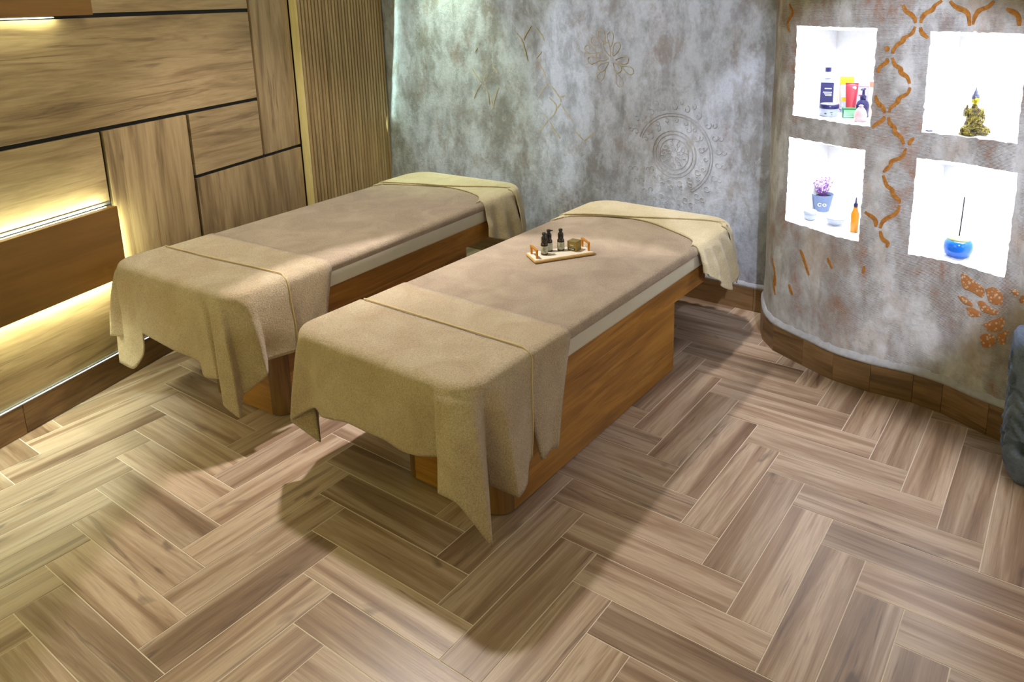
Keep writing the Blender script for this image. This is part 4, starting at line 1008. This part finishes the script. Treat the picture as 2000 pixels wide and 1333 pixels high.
# local +x faces the room; units metres, figure about 0.205 high
H = [(0, 0, 0.034, 0.030, 0.036), (0, 0, 0.062, 0.024, 0.030), (0, 0, 0.092, 0.024, 0.034), (0, 0, 0.110, 0.014, 0.024), (0, 0, 0.122, 0.011, 0.011), (0.002, 0, 0.134, 0.014, 0.014),
     (0.0, 0.034, 0.104, 0.012), (0.004, 0.044, 0.078, 0.010), (0.028, 0.036, 0.056, 0.008), (0.038, 0.008, 0.052, 0.007),            # her left arm resting in the lap
     (0.0, -0.034, 0.104, 0.012), (0.008, -0.046, 0.082, 0.010), (0.030, -0.050, 0.092, 0.008), (0.036, -0.050, 0.108, 0.007),        # raised right arm
     (0.014, 0.034, 0.024, 0.020), (0.036, 0.062, 0.018, 0.017), (0.052, 0.020, 0.018, 0.013), (0.050, -0.012, 0.016, 0.010),
     (0.014, -0.034, 0.024, 0.020), (0.036, -0.064, 0.018, 0.017), (0.058, -0.026, 0.016, 0.012)]
E_ = [(0, 1), (1, 2), (2, 3), (3, 4), (4, 5), (2, 6), (6, 7), (7, 8), (8, 9), (2, 10), (10, 11), (11, 12), (12, 13), (0, 14), (14, 15), (15, 16), (16, 17), (0, 18), (18, 19), (19, 20)]
skin('body', H, E_, M['antgold'], stt)
# head with features
bm = bmesh.new(); bmesh.ops.create_uvsphere(bm, u_segments=24, v_segments=18, radius=1.0)
for v in bm.verts:
    x, y, z = v.co; z2 = z; jaw = 0.78+0.22*min(1, (z+1)/0.9)
    v.co = (0.017*x*(0.92 if z < -0.3 else 1.0)+(0.002 if z < -0.4 else 0), 0.0155*y*jaw, 0.0215*z)
bmesh.ops.translate(bm, vec=(0.004, 0, 0.148), verts=bm.verts)
bx(bm, (0.0215, 0, 0.147), (0.006, 0.0045, 0.010), 0.001)                                # nose
bx(bm, (0.0195, 0, 0.1385), (0.004, 0.008, 0.0022), 0.0008)                              # mouth
for s_ in (-1, 1):
    bx(bm, (0.0185, s_*0.006, 0.1515), (0.003, 0.006, 0.0018), 0.0006)                   # closed eyes
    bx(bm, (0.003, s_*0.0155, 0.145), (0.006, 0.003, 0.016), 0.001)                      # long ears
mesh('face', bm, M['facegold'], stt, True)
bm = bmesh.new(); lathe(bm, [(0.018, 0.152), (0.0185, 0.160), (0.016, 0.170), (0.010, 0.176), (0.009, 0.183), (0.005, 0.190), (0.0035, 0.197), (0.001, 0.206)], 24)
mesh('headdress', bm, flat('silvered_metal', srgb(118, 122, 150), 0.35, 0.6, 0.5, 0.4, 120), stt, True)
# hands
def hand(name, base, up, side, fwd, curl, parent):
    base, up, side, fwd = Vector(base), Vector(up).normalized(), Vector(side).normalized(), Vector(fwd).normalized()
    bm = bmesh.new()
    rotm = Matrix((side, fwd, up)).transposed()
    bx(bm, base+up*0.006, (0.010, 0.004, 0.011), 0.0012, 0, rotm)
    for k, (o_, L) in enumerate(((-0.0040, 0.009), (-0.0013, 0.0112), (0.0013, 0.0108), (0.0040, 0.0085))):
        p = base+up*0.011+side*o_; tube(bm, [p, p+up*L*0.5+fwd*curl*0.3*L, p+up*L*0.95+fwd*curl*L], 0.0013, 6)
    p = base+up*0.003+side*0.005; tube(bm, [p, p+side*0.003+up*0.004, p+side*0.0035+up*0.0085], 0.0014, 6)
    return mesh(name, bm, M['antgold'], parent, True)
hand('hand', (0.037, -0.050, 0.111), (0.05, 0, 1), (0, 1, 0), (1, 0, 0), 0.15, stt)
hand('hand', (0.040, 0.010, 0.052), (0.1, -1, 0.05), (1, 0, 0), (0, 0, 1), 0.3, stt)
# robe: sash and lap folds
bm = bmesh.new()
for k in range(5):
    f = k/4; pts = []
    for q in range(9):
        t = q/8; pts.append((0.022+0.010*math.sin(math.pi*t)+0.002, 0.034-0.058*t, 0.112-0.060*t-0.008*f+0.004*math.sin(t*5)))
    tube(bm, pts, 0.0022, 6)
for k in range(4):
    pts = [(0.046+0.012*math.sin(math.pi*t), -0.066+0.132*t, 0.010+0.007*k+0.004*math.sin(t*9+k)) for t in [q/12 for q in range(13)]]
    tube(bm, pts, 0.0026, 6)
mesh('robe_folds', bm, M['antgold'], stt, True)
bm = bmesh.new(); lathe(bm, [(0.060, 0.0), (0.066, 0.003), (0.062, 0.008), (0.050, 0.012)], 32, (0.022, 0, 0), True, 0.62, 1.08); mesh('base', bm, M['antgold'], stt, True)

# ------------------------------------------------------------------ carved grey stone pedestal at the right edge
ms = NT('grey_carved_stone'); sv_ = ms.coord(); n1 = ms.noise(sv_, 9, 6, 0.65); n2 = ms.noise(sv_, 120, 4, 0.7)
col = ms.ramp(n1, [(0.35, srgb(84, 98, 124)), (0.6, srgb(124, 140, 170))]); col = ms.mix(0.5, col, ms.ramp(n2, [(0.35, 0.65), (0.6, 1.0)]), 'MULTIPLY')
M['stone'] = ms.out(col, 0.8, ms.bump(n2, 0.4, 0.003), 0, 0.3)
sr = empty('carved_stone_pedestal', (1.492, -2.335, 0), rad(97)); tag(sr, 'grey carved stone pedestal with wave relief, at the right edge of the photo', 'pedestal')
bm = bmesh.new(); NX, NZ = 96, 90; ring_rows = []
HT = 0.61
for j in range(NZ+1):
    f = j/NZ; z = HT*f
    wx = 0.119*(1-0.45*max(0, 1-f/0.24)**2.0); row = []
    for i in range(NX):
        a = 2*math.pi*i/NX; ca, sa_ = math.cos(a), math.sin(a)
        k = 1/((abs(ca)**5+abs(sa_)**5)**(1/5)); x, y = wx*k*ca, wx*k*sa_
        # relief in arc coordinates
        u = (a/(2*math.pi)*8) % 1.0; d = 0.0
        if 0.24 < f < 0.70:                       # nested waves
            q = f*11+1.1*abs(u-0.5)*-2.2; d += 0.007*(abs((q % 1)-0.5) < 0.16)*-1.6
        uu = (u-0.5)*0.15; 
        for (cu, cz, rr, dd) in ((0.0, 0.86, 0.036, 0.020), (0.05, 0.745, 0.030, 0.022), (-0.02, 0.30, 0.034, 0.034)):
            e = math.hypot(uu-cu, (f-cz)*HT); d -= dd*max(0, 1-(e/rr)**4) if e < rr else 0
            if rr < e < rr+0.010: d += 0.006
        if f > 0.965: d -= 0.012*(f-0.965)/0.035
        x += d*ca; y += d*sa_
        row.append(bm.verts.new((x, y, z)))
    ring_rows.append(row)
for p, q in zip(ring_rows, ring_rows[1:]):
    for i in range(NX): bm.faces.new((p[i], p[(i+1) % NX], q[(i+1) % NX], q[i]))
bm.faces.new(list(reversed(ring_rows[0]))); 
c0 = bm.verts.new((0, 0, HT-0.012))
for i in range(NX): bm.faces.new((ring_rows[-1][i], ring_rows[-1][(i+1) % NX], c0))
mesh('carved_block', bm, M['stone'], sr, True)
